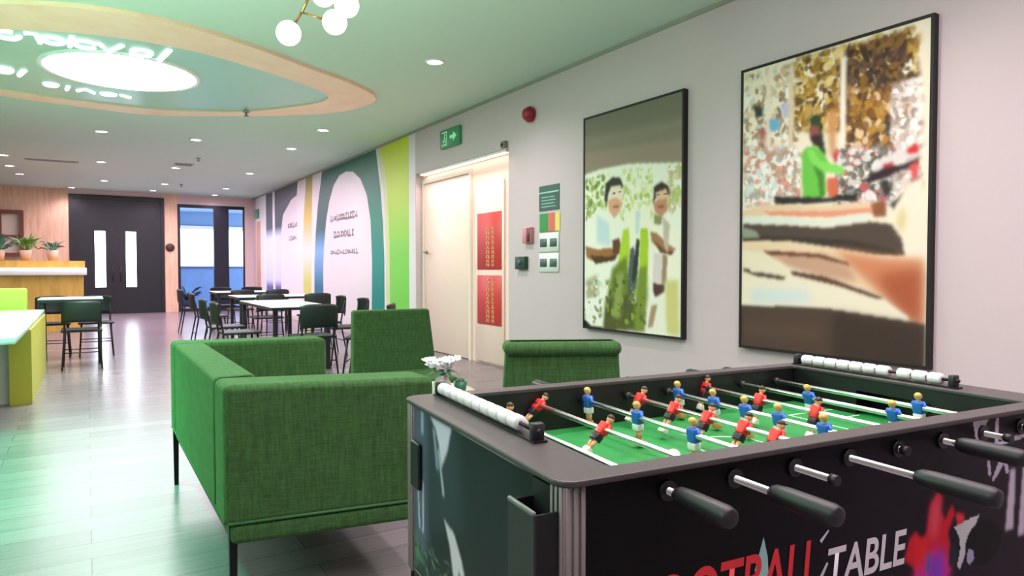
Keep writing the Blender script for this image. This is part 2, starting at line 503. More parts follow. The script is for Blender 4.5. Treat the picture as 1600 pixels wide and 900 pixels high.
for px in (-3.3, 2.8):
    m = MB(); m.box(px - .05, px + .05, 0.9, 1.0, -2.56, -0.10); m.build('post', WHITE, t)
t = thing('balcony_plant', 'dark potted plant on the balcony behind the left glass pane', 'plant', (2.42, YF + 0.75, 0))
m = MB(); m.lathe([(0, 0), (0.13, 0), (0.17, 0.32), (0.15, 0.32), (0.14, 0.28), (0, 0.28)]); m.build('pot', mat('dark_pot', S(26, 40, 78), 0.6), t)
m = MB()
for k in range(16):
    a = 2 * PI * k / 16 + random.uniform(-.2, .2); L = random.uniform(.28, .55); up = random.uniform(.3, .9)
    p = [(0, 0, 0.28)] + [(math.cos(a) * L * q, math.sin(a) * L * q * .6, 0.28 + up * (q - .55 * q * q)) for q in (.3, .6, .85, 1)]
    m.tube(p, [0.008, 0.018, 0.026, 0.018, 0.003], 5)
m.build('leaves', mat('dusky_leaf', S(20, 44, 74), 0.6), t)

# ---- alcove door with red fire panels
d = bpy.data.objects.new('door_2', None); COL.objects.link(d); d.location = (AX, 8.53, 0); struct(d)
CREAM = mat('cream_door', S(250, 218, 208), 0.45)
m = MB(); m.box(-0.035, 0, 0.62, 0.69, 0, 2.47); m.box(-0.035, 0, -0.80, -0.74, 0, 2.47); m.box(-0.035, 0, -0.74, 0.62, 2.41, 2.47)
m.build('door_frame', mat('door_frame_cream', S(232, 216, 204), 0.5), d)
m = MB(); m.box(-0.025, 0, -0.735, 0.615, 0.01, 2.405, 0.004, 1); lf = m.build('door_leaf', CREAM, d)
m = MB(); m.lathe([(0, 0.0), (0.028, 0.0), (0.028, 0.008), (0.012, 0.01), (0.012, 0.05), (0, 0.05)], (-0.025, 0.55, 1.42), (-1, 0, 0), 16)
m.cyl((-0.07, 0.56, 1.42), (-0.07, 0.43, 1.42), 0.01, n=10); m.build('door_handle', STEEL, lf)
RED = mat('fire_red', S(206, 62, 58), 0.45)
LETTER = mat('pale_yellow_ink', S(222, 184, 128), 0.5)
t = thing('fire_hose_cabinet', 'recessed cream cabinet with two red panels beside the cream door', 'cabinet', (AX - 0.004, 7.27, 0))
m = MB(); m.box(-0.02, 0, -0.34, 0.36, 0.02, 2.25, 0.004, 1); m.build('body', CREAM, t)
def stroke_column(mb, y, z0, z1, x, wid):
    """the cabinet's upright lettering, seen only as a column of small blocks"""
    z = z1
    rnd = random.Random(int(z1 * 100))
    while z > z0:
        h = rnd.uniform(.03, .055)
        mb.box(x - 0.003, x, y - wid / 2, y - wid / 2 + wid * .25, z - h, z)
        mb.box(x - 0.003, x, y + wid / 2 - wid * .25, y + wid / 2, z - h, z)
        mb.box(x - 0.003, x, y - wid / 2, y + wid / 2, z - h * rnd.uniform(.25, .6), z - h * .12)
        z -= h + .012
for z0, z1 in ((1.17, 1.87), (0.49, 1.10)):
    m = MB(); m.box(-0.028, -0.02, -0.30, 0.29, z0, z1, 0.003, 1); pn = m.build('red_panel', RED, t)
    for yy, ww in ((0.02, 0.075), (-0.10, 0.05)):
        m = MB(); stroke_column(m, yy, z0 + .06, z1 - (.18 if z1 > 1.5 else .04), -0.028, ww); m.build('lettering', LETTER, pn)
t = thing('alcove_light', 'slim warm light strip along the top of the door alcove', 'light', (4.16, 7.95, AZ))
m = MB(); m.box(-0.04, 0.04, -1.2, 1.2, -0.03, 0.0); m.build('housing', WHITE, t)
m = MB(); m.box(-0.03, 0.03, -1.17, 1.17, -0.034, -0.03); m.build('diffuser', mat('alcove_glow', S(255, 226, 206), 0.5, emit=2.2, emit_col=S(255, 222, 204)), t)
lamp('alcove_lamp', 'AREA', (4.02, 7.95, 2.50), 9, (1.0, 0.74, 0.70), (0, R(32), 0), shape='RECTANGLE', size=0.12, size_y=2.3)

# ================================================================== CEILING THINGS
def spline_polar(pts, cx, cy, n=96):
    """closed smooth outline through pts, resampled at equal angles about (cx, cy)"""
    P = [Vector((p[0], p[1])) for p in pts]; N = len(P); dense = []
    for i in range(N):
        p0, p1, p2, p3 = P[i - 1], P[i], P[(i + 1) % N], P[(i + 2) % N]
        for k in range(12):
            t = k / 12
            dense.append(0.5 * ((2 * p1) + (p2 - p0) * t + (2 * p0 - 5 * p1 + 4 * p2 - p3) * t * t + (3 * p1 - p0 - 3 * p2 + p3) * t ** 3))
    ang = np.array([math.atan2(q.y - cy, q.x - cx) for q in dense]); rad = np.array([math.hypot(q.x - cx, q.y - cy) for q in dense])
    o = np.argsort(ang); ang = ang[o]; rad = rad[o]
    A = np.linspace(-PI, PI, n, endpoint=False)
    rr = np.interp(A, np.concatenate([ang - 2 * PI, ang, ang + 2 * PI]), np.tile(rad, 3))
    return [(cx + r * math.cos(a), cy + r * math.sin(a)) for a, r in zip(A, rr)]
OUT = [(-0.53, 6.42), (0.13, 6.18), (0.77, 6.25), (1.35, 6.52), (1.91, 6.87), (2.45, 7.2), (2.86, 7.58), (2.93, 8.0), (2.75, 8.55), (2.40, 8.95), (1.76, 9.45), (0.77, 10.0), (-0.07, 9.95), (-0.81, 9.80), (-1.7, 9.3), (-2.1, 8.3), (-1.6, 7.1)]
INN = [(-0.55, 7.08), (0.14, 6.84), (0.85, 6.88), (1.47, 7.16), (1.98, 7.46), (2.34, 7.76), (2.42, 8.05), (2.30, 8.40), (1.71, 9.18), (0.90, 9.60), (0.19, 9.65), (-0.77, 9.50), (-1.35, 9.10), (-1.6, 8.2), (-1.25, 7.5)]
t = thing('ceiling_ring', 'pale wood free-form ring on the ceiling around the round light', 'ceiling feature', (0.4, 8.0, CH))
o_ = [(x - .4, y - 8.0) for x, y in spline_polar(OUT, 0.4, 8.0)]; i_ = [(x - .4, y - 8.0) for x, y in spline_polar(INN, 0.4, 8.0)]
m = MB(); m.ring(o_, i_, -0.035, 0.0); m.build('wooden_band', RINGWOOD, t)
INFILL = mat('ring_infill', S(160, 204, 186), 0.3, var=0.05, vscale=1.2)
m = MB(); m.prism(i_, 0.02, Matrix.Translation((0, 0, -0.02))); m.build('infill_panel', INFILL, t)
t = thing('round_ceiling_light', 'large round white glowing ceiling light inside the wood ring', 'light', (0.34, 8.03, CH - 0.02))
m = MB(); m.lathe([(0.68, 0), (0.68, -0.02), (0.72, -0.02), (0.72, 0.0)], n=64); m.build('trim_ring', WHITE, t)
m = MB(); m.lathe([(0, -0.016), (0.69, -0.016), (0.69, -0.001), (0, -0.001)], n=64); m.build('diffuser', PANELGLOW, t)
# white brush lettering around it (too soft in the photo to read)
t = thing('ceiling_lettering', 'white brush lettering on the ceiling panel around the round light', 'lettering', (0, 0, 0))
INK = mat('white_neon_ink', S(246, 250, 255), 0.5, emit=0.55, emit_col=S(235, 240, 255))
def scribble(pts, r):
    mb = MB(); mb.tube([(x, y, CH - 0.026) for x, y in pts], r, 6); mb.build('stroke', INK, t)
rnd = random.Random(5)
def oval(x, y, rx, ry, r, a0=0, a1=360):
    scribble([(x + rx * math.cos(R(a0 + (a1 - a0) * q / 14)), y + ry * math.sin(R(a0 + (a1 - a0) * q / 14))) for q in range(15)], r)
scribble([(0.62, 7.36), (0.67, 6.98)], 0.028)
oval(0.46, 7.20, 0.08, 0.10, 0.022); scribble([(0.38, 7.34), (0.40, 7.10)], 0.022)
scribble([(0.30, 7.06), (0.20, 7.32), (0.12, 7.10)], 0.024)
oval(0.02, 7.20, 0.09, 0.11, 0.022, 40, 330); scribble([(-0.08, 7.02), (-0.10, 7.34)], 0.022)
oval(-0.22, 7.22, 0.08, 0.10, 0.022); scribble([(-0.32, 7.36), (-0.34, 7.10), (-0.42, 7.12)], 0.022)
oval(-0.55, 7.25, 0.09, 0.11, 0.024, 0, 300); scribble([(-0.68, 7.12), (-0.70, 7.42)], 0.024); oval(-0.84, 7.30, 0.09, 0.11, 0.024)
scribble([(-0.50, 8.46), (-0.56, 8.70)], 0.026); oval(-0.68, 8.54, 0.07, 0.10, 0.024); scribble([(-0.80, 8.42), (-0.86, 8.68), (-0.96, 8.46)], 0.026)
oval(-0.30, 8.96, 0.06, 0.07, 0.02); scribble([(-0.14, 8.94), (-0.16, 9.12)], 0.022)
scribble([(-0.06, 9.10), (0.02, 8.98), (0.10, 9.12)], 0.022); oval(0.24, 9.10, 0.07, 0.06, 0.02); scribble([(0.36, 9.06), (0.46, 9.14)], 0.022)

DL = [(2.91, 6.10), (2.95, 9.94), (2.95, 11.74), (2.96, 15.25), (3.0, 18.45), (0.21, 11.75), (1.48, 11.72), (1.54, 15.2), (0.26, 15.1), (0.37, 18.25), (1.6, 18.2),
      (-1.23, 15.1), (-1.25, 16.6), (-1.18, 17.9), (-0.29, 20.2), (1.48, 19.9), (3.0, 20.2)]
DLN = ['round downlight nearest the pictures, alone on the ceiling above the siren', 'round downlight on the ceiling above the lime mural band', 'round downlight on the ceiling left of the one above the lime mural band',
       'round downlight near the right wall above the far mural arch', 'round downlight near the right wall just before the glazed opening', 'leftmost downlight of the row just behind the wood ring', 'middle downlight of the row just behind the wood ring',
       'downlight beside the small dark vent in the far ceiling', 'middle one of three downlights in line in front of the black door', 'third in line of the downlights in front of the black door', 'downlight above the right leaf of the black double door',
       'nearest of the three downlights at the left edge above the oak wall', 'middle of the three downlights at the left edge above the oak wall', 'farthest of the three downlights at the left edge above the oak wall',
       'downlight touching the top left corner of the black door frame', 'downlight hard against the wall above the right leaf of the black door', 'downlight hard against the wall above the glazed opening']
first = None
for (x, y), lb in zip(DL, DLN):
    if first is None:
        first = t = thing('downlight', lb, 'downlight', (x, y, CH), group='recessed ceiling downlights')
        m = MB(); m.lathe([(0.072, 0.0), (0.098, 0.0), (0.098, -0.006), (0.075, -0.012), (0.072, 0)], n=28); m.build('trim_ring', WHITE, t)
        m = MB(); m.lathe([(0, -0.004), (0.074, -0.004), (0.074, -0.001), (0, -0.001)], n=28); m.build('diffuser', DOWNGLOW, t)
    else:
        t = copy_tree(first); t.location = (x, y, CH); t['label'] = lb
    lamp('downlight_lamp', 'SPOT', (x, y, CH - 0.03), DOWNLIGHT_W * (2.2 if y < 8 else 1.0 if y < 11 else 1.25), SPOT_TINT if y < 11 else (1.0, 0.78, 0.93), spot_size=R(150), spot_blend=0.9, shadow_soft_size=0.07)
VENT = mat('vent_grey', S(128, 126, 124), 0.6)
t = thing('slot_vent', 'long dark slot vent in the ceiling near the oak wall', 'vent', (-0.52, 15.4, CH))
m = MB(); m.box(-0.42, 0.42, -0.09, 0.09, -0.012, 0); m.build('frame', mat('vent_frame', S(170, 166, 164), 0.6), t)
m = MB(); m.box(-0.38, 0.38, -0.055, 0.055, -0.015, -0.010); m.build('slot', VENT, t)
t = thing('small_vent', 'small dark square vent in the ceiling beside a downlight', 'vent', (1.62, 14.6, CH))
m = MB(); m.box(-0.17, 0.17, -0.14, 0.14, -0.012, 0); m.build('frame', mat('vent_frame_pale', S(178, 174, 174), 0.6), t)
m = MB()
for k in range(5): m.box(-0.14, 0.14, -0.11 + k * .05, -0.08 + k * .05, -0.016, -0.010)
m.build('slats', VENT, t)
for k, (x, y, lb) in enumerate([(1.74, 9.15, 'ceiling sprinkler below the far edge of the wood ring'), (1.76, 13.66, 'ceiling sprinkler between the middle ceiling downlights'), (1.95, 18.1, 'farthest ceiling sprinkler before the glazed opening')]):
    zc = CH - (0.035 if k == 0 else 0)
    t = thing('sprinkler', lb, 'sprinkler', (x, y, zc), group='ceiling sprinklers')
    m = MB(); m.lathe([(0.045, 0), (0.045, -0.008), (0.02, -0.014), (0.012, -0.014), (0.012, -0.05), (0, -0.05)], n=16); m.build('body', STEEL, t)
    m = MB(); m.lathe([(0, -0.058), (0.032, -0.058), (0.032, -0.053), (0, -0.053)], n=12); m.build('deflector', VENT, t)

# ---- globe pendant
t = thing('globe_pendant', 'brass branching pendant with frosted pink-white globes hanging over the seating', 'pendant lamp', (1.19, 4.03, CH))
m = MB(); m.lathe([(0, 0), (0.07, 0), (0.07, -0.025), (0, -0.025)]); m.build('canopy', BRASS, t)
m = MB(); m.cyl((0, 0, 0), (0, 0, -0.28), 0.009); m.build('stem', BRASS, t)
hub = Vector((0, 0, -0.28))
G = [(-0.166, 0.09, -0.641), (0.064, -0.05, -0.577), (0.126, -0.085, -0.476), (0.02, 0.02, -0.40), (-0.22, -0.18, -0.34)]
jn = Vector((-0.10, 0.052, -0.52))
for k, g in enumerate(G):
    g = Vector(g); m = MB()
    if k < 2:
        if k == 0: m.cyl(hub, jn, 0.009, n=10)
        m.cyl(jn, g + (jn - g).normalized() * 0.05, 0.007, n=10)
        dr = (jn - g).normalized()
    else:
        dr = (hub - g).normalized(); m.cyl(hub, g + dr * 0.05, 0.008, n=10)
    m.cyl(g + dr * 0.078, g + dr * 0.05, 0.012, 0.024, n=12)
    a = m.build('arm', BRASS, t)
    m = MB(); m.sphere(g, 0.072, n=20); m.build('globe', GLOBE, a)

# ================================================================== RIGHT WALL THINGS
PRINT_GREETING = [
('p',(128,122,108),[(-0.05,-0.022),(1.06,-0.011),(1.062,0.139),(-0.049,0.116)],6),
('p',(142,132,116),[(-0.049,0.085),(1.062,0.114),(1.064,0.226),(-0.049,0.192)],6),
('p',(158,140,124),[(-0.049,0.162),(1.063,0.194),(1.065,0.304),(0.517,0.258),(0.213,0.256),(-0.048,0.269)],3),
('p',(240,238,225),[(-0.048,0.269),(0.213,0.25),(0.549,0.255),(1.065,0.294),(1.076,1.019),(-0.043,1.057)],1.5),
('n',[(190,205,120),(150,170,80),(225,230,190),(120,140,70),(240,240,215)],[(0.006,0.282),(0.284,0.279),(0.285,0.453),(0.008,0.486)],60),
('n',[(214,220,150),(186,196,110),(246,242,215),(228,228,180)],[(0.406,0.274),(0.733,0.292),(0.736,0.514),(0.409,0.502)],60),
('n',[(205,185,140),(190,200,130),(230,215,190)],[(0.876,0.286),(1.012,0.297),(1.015,0.487),(0.879,0.481)],30),
('p',(244,240,220),[(0.454,0.461),(0.705,0.459),(0.725,0.608),(0.456,0.617)],3),
('p',(242,240,228),[(0.038,0.487),(0.179,0.434),(0.341,0.456),(0.435,0.503),(0.457,0.659),(0.427,1.001),(-0.02,0.987)],1.5),
('p',(205,222,226),[(0.142,0.462),(0.286,0.512),(0.301,0.614),(0.143,0.596)],3),
('p',(60,62,40),[(0.249,0.32),(0.318,0.296),(0.407,0.305),(0.44,0.347),(0.407,0.362),(0.284,0.366),(0.257,0.417),(0.228,0.398)],1.2),
('p',(240,222,205),[(0.298,0.344),(0.407,0.34),(0.441,0.39),(0.394,0.418),(0.285,0.401)],2),
('p',(226,172,142),[(0.271,0.4),(0.367,0.394),(0.434,0.421),(0.395,0.464),(0.341,0.49),(0.285,0.453)],1.5),
('p',(168,118,72),[(0.008,0.609),(0.144,0.626),(0.322,0.623),(0.39,0.644),(0.37,0.67),(0.144,0.692),(0.024,0.667)],1.5),
('p',(92,64,38),[(0.07,0.655),(0.287,0.663),(0.37,0.652),(0.356,0.681),(0.13,0.698)],1.5),
('p',(110,80,48),[(0.321,0.588),(0.396,0.578),(0.423,0.613),(0.41,0.653),(0.329,0.652)],1.5),
('p',(186,214,60),[(0.436,0.545),(0.501,0.536),(0.515,0.66),(0.464,0.772),(0.399,0.859),(0.357,0.773)],2),
('p',(120,138,50),[(0.322,0.716),(0.476,0.659),(0.517,0.8),(0.493,0.998),(0.234,0.999),(0.261,0.863)],3),
('p',(96,102,56),[(0.247,0.863),(0.458,0.835),(0.619,0.881),(0.669,0.994),(0.22,1.003)],3),
('p',(150,165,95),[(0.371,0.744),(0.451,0.73),(0.413,0.945),(0.325,0.948)],3),
('p',(95,103,105),[(0.515,0.632),(0.553,0.618),(0.593,0.771),(0.556,0.855),(0.479,0.885),(0.49,0.744)],2),
('p',(60,66,60),[(0.578,0.583),(0.615,0.595),(0.592,0.743),(0.53,0.8),(0.541,0.716)],1.5),
('p',(178,208,52),[(0.615,0.545),(0.688,0.542),(0.714,0.662),(0.679,0.797),(0.605,0.771)],2),
('p',(132,150,60),[(0.604,0.716),(0.69,0.702),(0.692,0.852),(0.657,0.989),(0.557,0.995),(0.568,0.827)],2.5),
('p',(206,222,226),[(0.564,0.466),(0.614,0.469),(0.603,0.567),(0.565,0.566)],2),
('p',(244,238,222),[(0.723,0.5),(0.88,0.528),(0.973,0.567),(0.999,0.844),(0.855,0.821),(0.691,0.743),(0.701,0.58)],1.5),
('p',(66,50,40),[(0.745,0.368),(0.815,0.351),(0.883,0.372),(0.895,0.409),(0.861,0.417),(0.77,0.417),(0.735,0.442)],1.2),
('p',(228,190,160),[(0.763,0.396),(0.861,0.386),(0.884,0.434),(0.77,0.428)],1.5),
('p',(206,146,116),[(0.734,0.431),(0.872,0.423),(0.873,0.475),(0.817,0.504),(0.759,0.481)],1.5),
('p',(150,150,100),[(0.747,0.485),(0.828,0.499),(0.817,0.536),(0.748,0.528)],1.5),
('p',(176,128,92),[(0.712,0.559),(0.771,0.566),(0.898,0.622),(0.953,0.638),(0.909,0.658),(0.819,0.647),(0.725,0.603)],1.5),
('p',(120,82,58),[(0.748,0.598),(0.853,0.642),(0.942,0.649),(0.909,0.664),(0.807,0.652)],1.2),
('p',(226,212,214),[(0.749,0.651),(0.83,0.658),(0.821,0.779),(0.739,0.78)],1.5),
('p',(168,142,118),[(0.83,0.658),(0.876,0.663),(0.866,0.784),(0.821,0.785)],1.5),
('p',(98,64,60),[(0.739,0.78),(0.855,0.784),(0.855,0.816),(0.763,0.844),(0.739,0.813)],1.5),
('p',(238,234,222),[(0.716,0.851),(0.878,0.836),(0.869,0.994),(0.682,0.988)],1.5),
('p',(178,152,120),[(0.728,0.878),(0.787,0.87),(0.741,0.972),(0.693,0.974)],2),
('p',(214,206,140),[(0.855,0.768),(0.976,0.767),(0.991,0.998),(0.869,0.994)],2.5),
('p',(40,44,44),[(-0.043,0.948),(0.087,0.994),(0.22,0.994),(0.205,1.013),(-0.043,1.001)],1.5),
('p',(190,176,150),[(0.01,0.777),(0.145,0.746),(0.175,0.85),(0.026,0.869)],2.5),
('p',(240,240,232),[(0.01,0.869),(0.204,0.852),(0.19,0.972),(0.011,0.961)],2),
('p',(120,70,58),[(0.319,0.371),(0.353,0.37),(0.353,0.376),(0.319,0.377)],0.6),
('p',(120,70,58),[(0.387,0.37),(0.421,0.369),(0.421,0.375),(0.387,0.375)],0.6),
('p',(150,84,70),[(0.327,0.432),(0.394,0.43),(0.381,0.441),(0.34,0.442)],0.8),
('p',(90,56,46),[(0.775,0.404),(0.804,0.403),(0.804,0.409),(0.775,0.41)],0.6),
('p',(90,56,46),[(0.833,0.402),(0.867,0.402),(0.867,0.407),(0.833,0.408)],0.6),
('p',(132,70,58),[(0.782,0.455),(0.85,0.451),(0.839,0.461),(0.793,0.464)],0.8),
('p',(206,188,178),[(0.828,0.499),(0.896,0.533),(0.876,0.658),(0.841,0.61)],1.5),
('n',[(200,215,190),(235,235,228),(170,160,130),(150,140,100)],[(0.01,0.777),(0.217,0.745),(0.205,0.983),(-0.004,0.977)],14),
('n',[(120,140,60),(92,100,50),(150,170,70),(110,112,60)],[(0.253,0.774),(0.458,0.744),(0.668,0.852),(0.682,0.988),(0.234,0.996)],26),
]
PRINT_STREET = [
('p',(238,226,206),[(-0.079,-0.038),(1.025,-0.011),(1.051,1.035),(-0.061,1.045)],1),
('n',[(238,228,208),(215,190,160),(180,150,120),(245,238,228),(200,205,195),(150,120,95)],[(-0.0,0.01),(0.344,0.012),(0.354,0.5),(0.008,0.482)],170),
('n',[(150,112,50),(188,150,70),(110,80,40),(208,176,96),(92,66,42),(225,205,150),(168,130,62)],[(0.318,0.003),(0.948,0.015),(0.956,0.315),(0.33,0.243)],330),
('n',[(86,64,56),(110,84,70),(140,104,52),(70,52,40)],[(0.6,0.016),(0.895,0.025),(0.885,0.197),(0.61,0.176)],110),
('n',[(184,140,64),(130,92,50),(226,196,160),(96,70,50),(160,116,60)],[(0.603,0.155),(0.871,0.176),(0.862,0.369),(0.607,0.354)],130),
('n',[(240,232,225),(220,205,200),(200,180,170),(170,150,140),(245,240,236)],[(0.829,0.17),(0.965,0.164),(0.973,0.497),(0.837,0.488)],110),
('p',(240,228,214),[(0.581,0.043),(0.607,0.043),(0.608,0.364),(0.582,0.362)],1),
('p',(226,204,176),[(0.289,0.024),(0.318,0.024),(0.318,0.348),(0.295,0.346)],1),
('p',(236,220,204),[(0.149,0.011),(0.181,0.012),(0.182,0.514),(0.158,0.512)],1),
('p',(205,150,96),[(0.505,0.202),(0.565,0.202),(0.562,0.35),(0.529,0.357)],2.5),
('p',(196,160,96),[(0.383,0.176),(0.429,0.167),(0.43,0.205),(0.388,0.218)],2),
('p',(122,178,208),[(0.168,0.191),(0.239,0.193),(0.24,0.237),(0.177,0.234)],2),
('p',(70,72,66),[(0.07,0.132),(0.127,0.135),(0.136,0.176),(0.079,0.173)],1.5),
('p',(190,190,215),[(0.246,0.146),(0.291,0.148),(0.285,0.195),(0.254,0.191)],2),
('p',(176,86,96),[(0.113,0.218),(0.145,0.217),(0.146,0.266),(0.113,0.263)],2.5),
('n',[(236,236,230),(210,222,216),(180,170,160),(245,240,236),(196,150,130),(224,160,150)],[(0.005,0.274),(0.368,0.311),(0.372,0.501),(0.008,0.487)],120),
('n',[(220,215,208),(150,140,138),(200,96,100),(110,100,100),(240,230,228),(90,100,90)],[(0.558,0.33),(0.848,0.358),(0.852,0.527),(0.546,0.51)],130),
('p',(62,78,50),[(0.409,0.214),(0.444,0.206),(0.479,0.215),(0.486,0.261),(0.509,0.345),(0.488,0.355),(0.46,0.32)],1.2),
('p',(150,90,86),[(0.413,0.244),(0.466,0.246),(0.473,0.284),(0.432,0.3),(0.414,0.278)],1.5),
('p',(70,52,52),[(0.417,0.278),(0.473,0.272),(0.488,0.318),(0.439,0.314)],1.5),
('p',(118,196,84),[(0.368,0.332),(0.397,0.309),(0.446,0.31),(0.502,0.344),(0.529,0.379),(0.509,0.39),(0.511,0.468),(0.491,0.491),(0.379,0.485)],1.5),
('p',(140,214,104),[(0.397,0.318),(0.432,0.317),(0.475,0.362),(0.602,0.39),(0.609,0.418),(0.489,0.401),(0.426,0.366)],1.5),
('p',(84,140,62),[(0.433,0.371),(0.496,0.401),(0.505,0.48),(0.477,0.478),(0.462,0.415)],1.5),
('p',(214,116,88),[(0.514,0.423),(0.577,0.424),(0.571,0.488),(0.518,0.485)],2),
('p',(206,88,84),[(0.542,0.34),(0.575,0.339),(0.569,0.371),(0.549,0.369)],1.5),
('p',(224,214,212),[(0.739,0.409),(0.834,0.372),(0.957,0.355),(0.957,0.387),(0.849,0.407),(0.769,0.427)],1.5),
('p',(208,60,62),[(0.898,0.367),(0.951,0.347),(0.957,0.384),(0.909,0.383)],1.2),
('p',(176,52,60),[(0.791,0.402),(0.843,0.395),(0.849,0.429),(0.804,0.433)],1.5),
('p',(62,46,56),[(0.685,0.444),(0.786,0.413),(0.877,0.409),(0.957,0.395),(0.958,0.416),(0.849,0.433),(0.74,0.455)],1.5),
('p',(66,68,64),[(0.781,0.454),(0.821,0.442),(0.839,0.488),(0.805,0.501)],1.5),
('p',(70,64,60),[(0.829,0.525),(0.906,0.485),(0.959,0.463),(0.96,0.482),(0.896,0.521),(0.852,0.545)],1.5),
('p',(214,96,96),[(0.915,0.413),(0.958,0.405),(0.959,0.453),(0.927,0.457)],2),
('p',(72,66,64),[(0.803,0.279),(0.834,0.267),(0.824,0.309),(0.801,0.316)],2),
('p',(58,52,52),[(0.201,0.461),(0.511,0.484),(0.673,0.478),(0.674,0.505),(0.443,0.501),(0.222,0.498)],1.5),
('p',(228,202,170),[(0.0,0.505),(0.182,0.491),(0.512,0.513),(0.788,0.512),(0.806,0.536),(0.546,0.539),(0.0,0.533)],1.5),
('p',(226,156,130),[(0.142,0.512),(0.512,0.529),(0.765,0.53),(0.754,0.548),(0.513,0.55),(0.183,0.531)],1.8),
('p',(222,226,214),[(0.0,0.524),(0.222,0.533),(0.479,0.557),(0.736,0.547),(0.724,0.566),(0.513,0.578),(0.261,0.565),(0.001,0.556)],1.5),
('p',(150,96,70),[(0.741,0.517),(0.794,0.508),(0.817,0.517),(0.812,0.559),(0.754,0.56)],1.5),
('p',(92,78,72),[(0.001,0.551),(0.299,0.567),(0.514,0.583),(0.736,0.571),(0.839,0.582),(0.887,0.625),(0.905,0.681),(0.549,0.665),(0.301,0.627),(0.002,0.621)],1.5),
('p',(70,62,58),[(0.002,0.593),(0.338,0.611),(0.645,0.627),(0.855,0.661),(0.889,0.68),(0.549,0.669),(0.301,0.632),(0.002,0.616)],2),
('p',(150,160,140),[(0.001,0.565),(0.094,0.582),(0.12,0.605),(0.002,0.607)],2),
('p',(238,226,208),[(0.846,0.545),(0.906,0.474),(0.975,0.454),(0.98,0.687),(0.911,0.686),(0.899,0.631)],2),
('p',(216,204,150),[(0.858,0.574),(0.891,0.525),(0.908,0.566),(0.887,0.625)],2.5),
('p',(232,208,178),[(-0.007,0.616),(0.301,0.623),(0.548,0.649),(0.798,0.68),(0.98,0.685),(0.986,0.895),(0.858,0.808),(0.551,0.755),(0.104,0.668),(-0.006,0.649)],1.5),
('p',(210,140,104),[(0.549,0.657),(0.798,0.683),(0.981,0.692),(0.986,0.895),(0.887,0.844),(0.679,0.734)],5),
('p',(176,98,70),[(0.77,0.733),(0.981,0.714),(0.986,0.895),(0.915,0.862),(0.83,0.809)],6),
('p',(202,164,140),[(0.165,0.66),(0.515,0.669),(0.647,0.714),(0.679,0.761),(0.517,0.747),(0.31,0.714)],3),
('p',(126,80,62),[(0.145,0.651),(0.481,0.668),(0.634,0.698),(0.647,0.71),(0.468,0.681),(0.169,0.669)],2),
('p',(232,222,200),[(-0.006,0.653),(0.129,0.66),(0.249,0.696),(0.303,0.74),(-0.005,0.742)],2),
('p',(236,226,206),[(-0.005,0.737),(0.34,0.74),(0.584,0.766),(0.801,0.809),(0.915,0.858),(0.926,0.872),(0.802,0.87),(0.553,0.844),(-0.002,0.863)],1.5),
('p',(212,222,220),[(0.065,0.787),(0.414,0.79),(0.45,0.831),(0.066,0.847)],4),
('p',(110,72,58),[(0.31,0.723),(0.517,0.743),(0.711,0.784),(0.812,0.805),(0.789,0.813),(0.584,0.775),(0.325,0.74)],2),
('p',(100,84,70),[(0.012,0.714),(0.055,0.719),(0.064,0.732),(0.105,0.728),(0.288,0.744),(0.273,0.758),(0.106,0.746),(0.013,0.728)],1.5),
('p',(92,74,66),[(-0.02,0.85),(0.519,0.846),(0.86,0.868),(0.996,0.877),(0.999,1.012),(-0.017,1.014)],2),
('p',(74,60,54),[(0.553,0.857),(0.86,0.875),(0.996,0.887),(0.999,1.012),(0.556,1.012)],4),
('p',(100,80,70),[(0.024,0.911),(0.486,0.911),(0.487,0.953),(0.025,0.958)],4),
]

FRAME_BLACK = mat('frame_black', S(14, 9, 12), 0.6)
def picture(name, label, yl, yr, zt, zb, ops, seed, gain):
    """framed canvas on the right wall: yl is its far (left) edge, yr its near (right) edge"""
    t = thing(name, label, 'picture', (XW, (yl + yr) / 2, (zt + zb) / 2))
    hw = (yl - yr) / 2; hh = (zt - zb) / 2; f = 0.018
    FR = FRAME_BLACK
    m = MB()
    for a in ((-hw, hw, hh - f, hh), (-hw, hw, -hh, -hh + f), (-hw, -hw + f, -hh + f, hh - f), (hw - f, hw, -hh + f, hh - f)):
        m.box(-0.05, 0.0, a[0], a[1], a[2], a[3])
    m.box(-0.012, 0.0, -hw + f, hw - f, -hh + f, hh - f)
    m.build('frame', FR, t)
    img = paint(ops, 150, 225, 2 * hh / (2 * hw), seed, gain=gain, k=0.8)
    print_grid('canvas', img, basis((-0.044, hw - f, hh - f), (0, -1, 0), (0, 0, 1)), 2 * (hw - f), 2 * (hh - f), PRINT, t)
    return t
picture('framed_picture', 'tall framed photo of two men in white and lime shirts outdoors', 5.216, 3.922, 2.615, 0.610, PRINT_GREETING, 3, 1.0)
picture('framed_picture', 'large framed street photo with a rider in a green jacket and resting arm', 3.362, 2.031, 2.615, 0.605, PRINT_STREET, 4, 0.95)

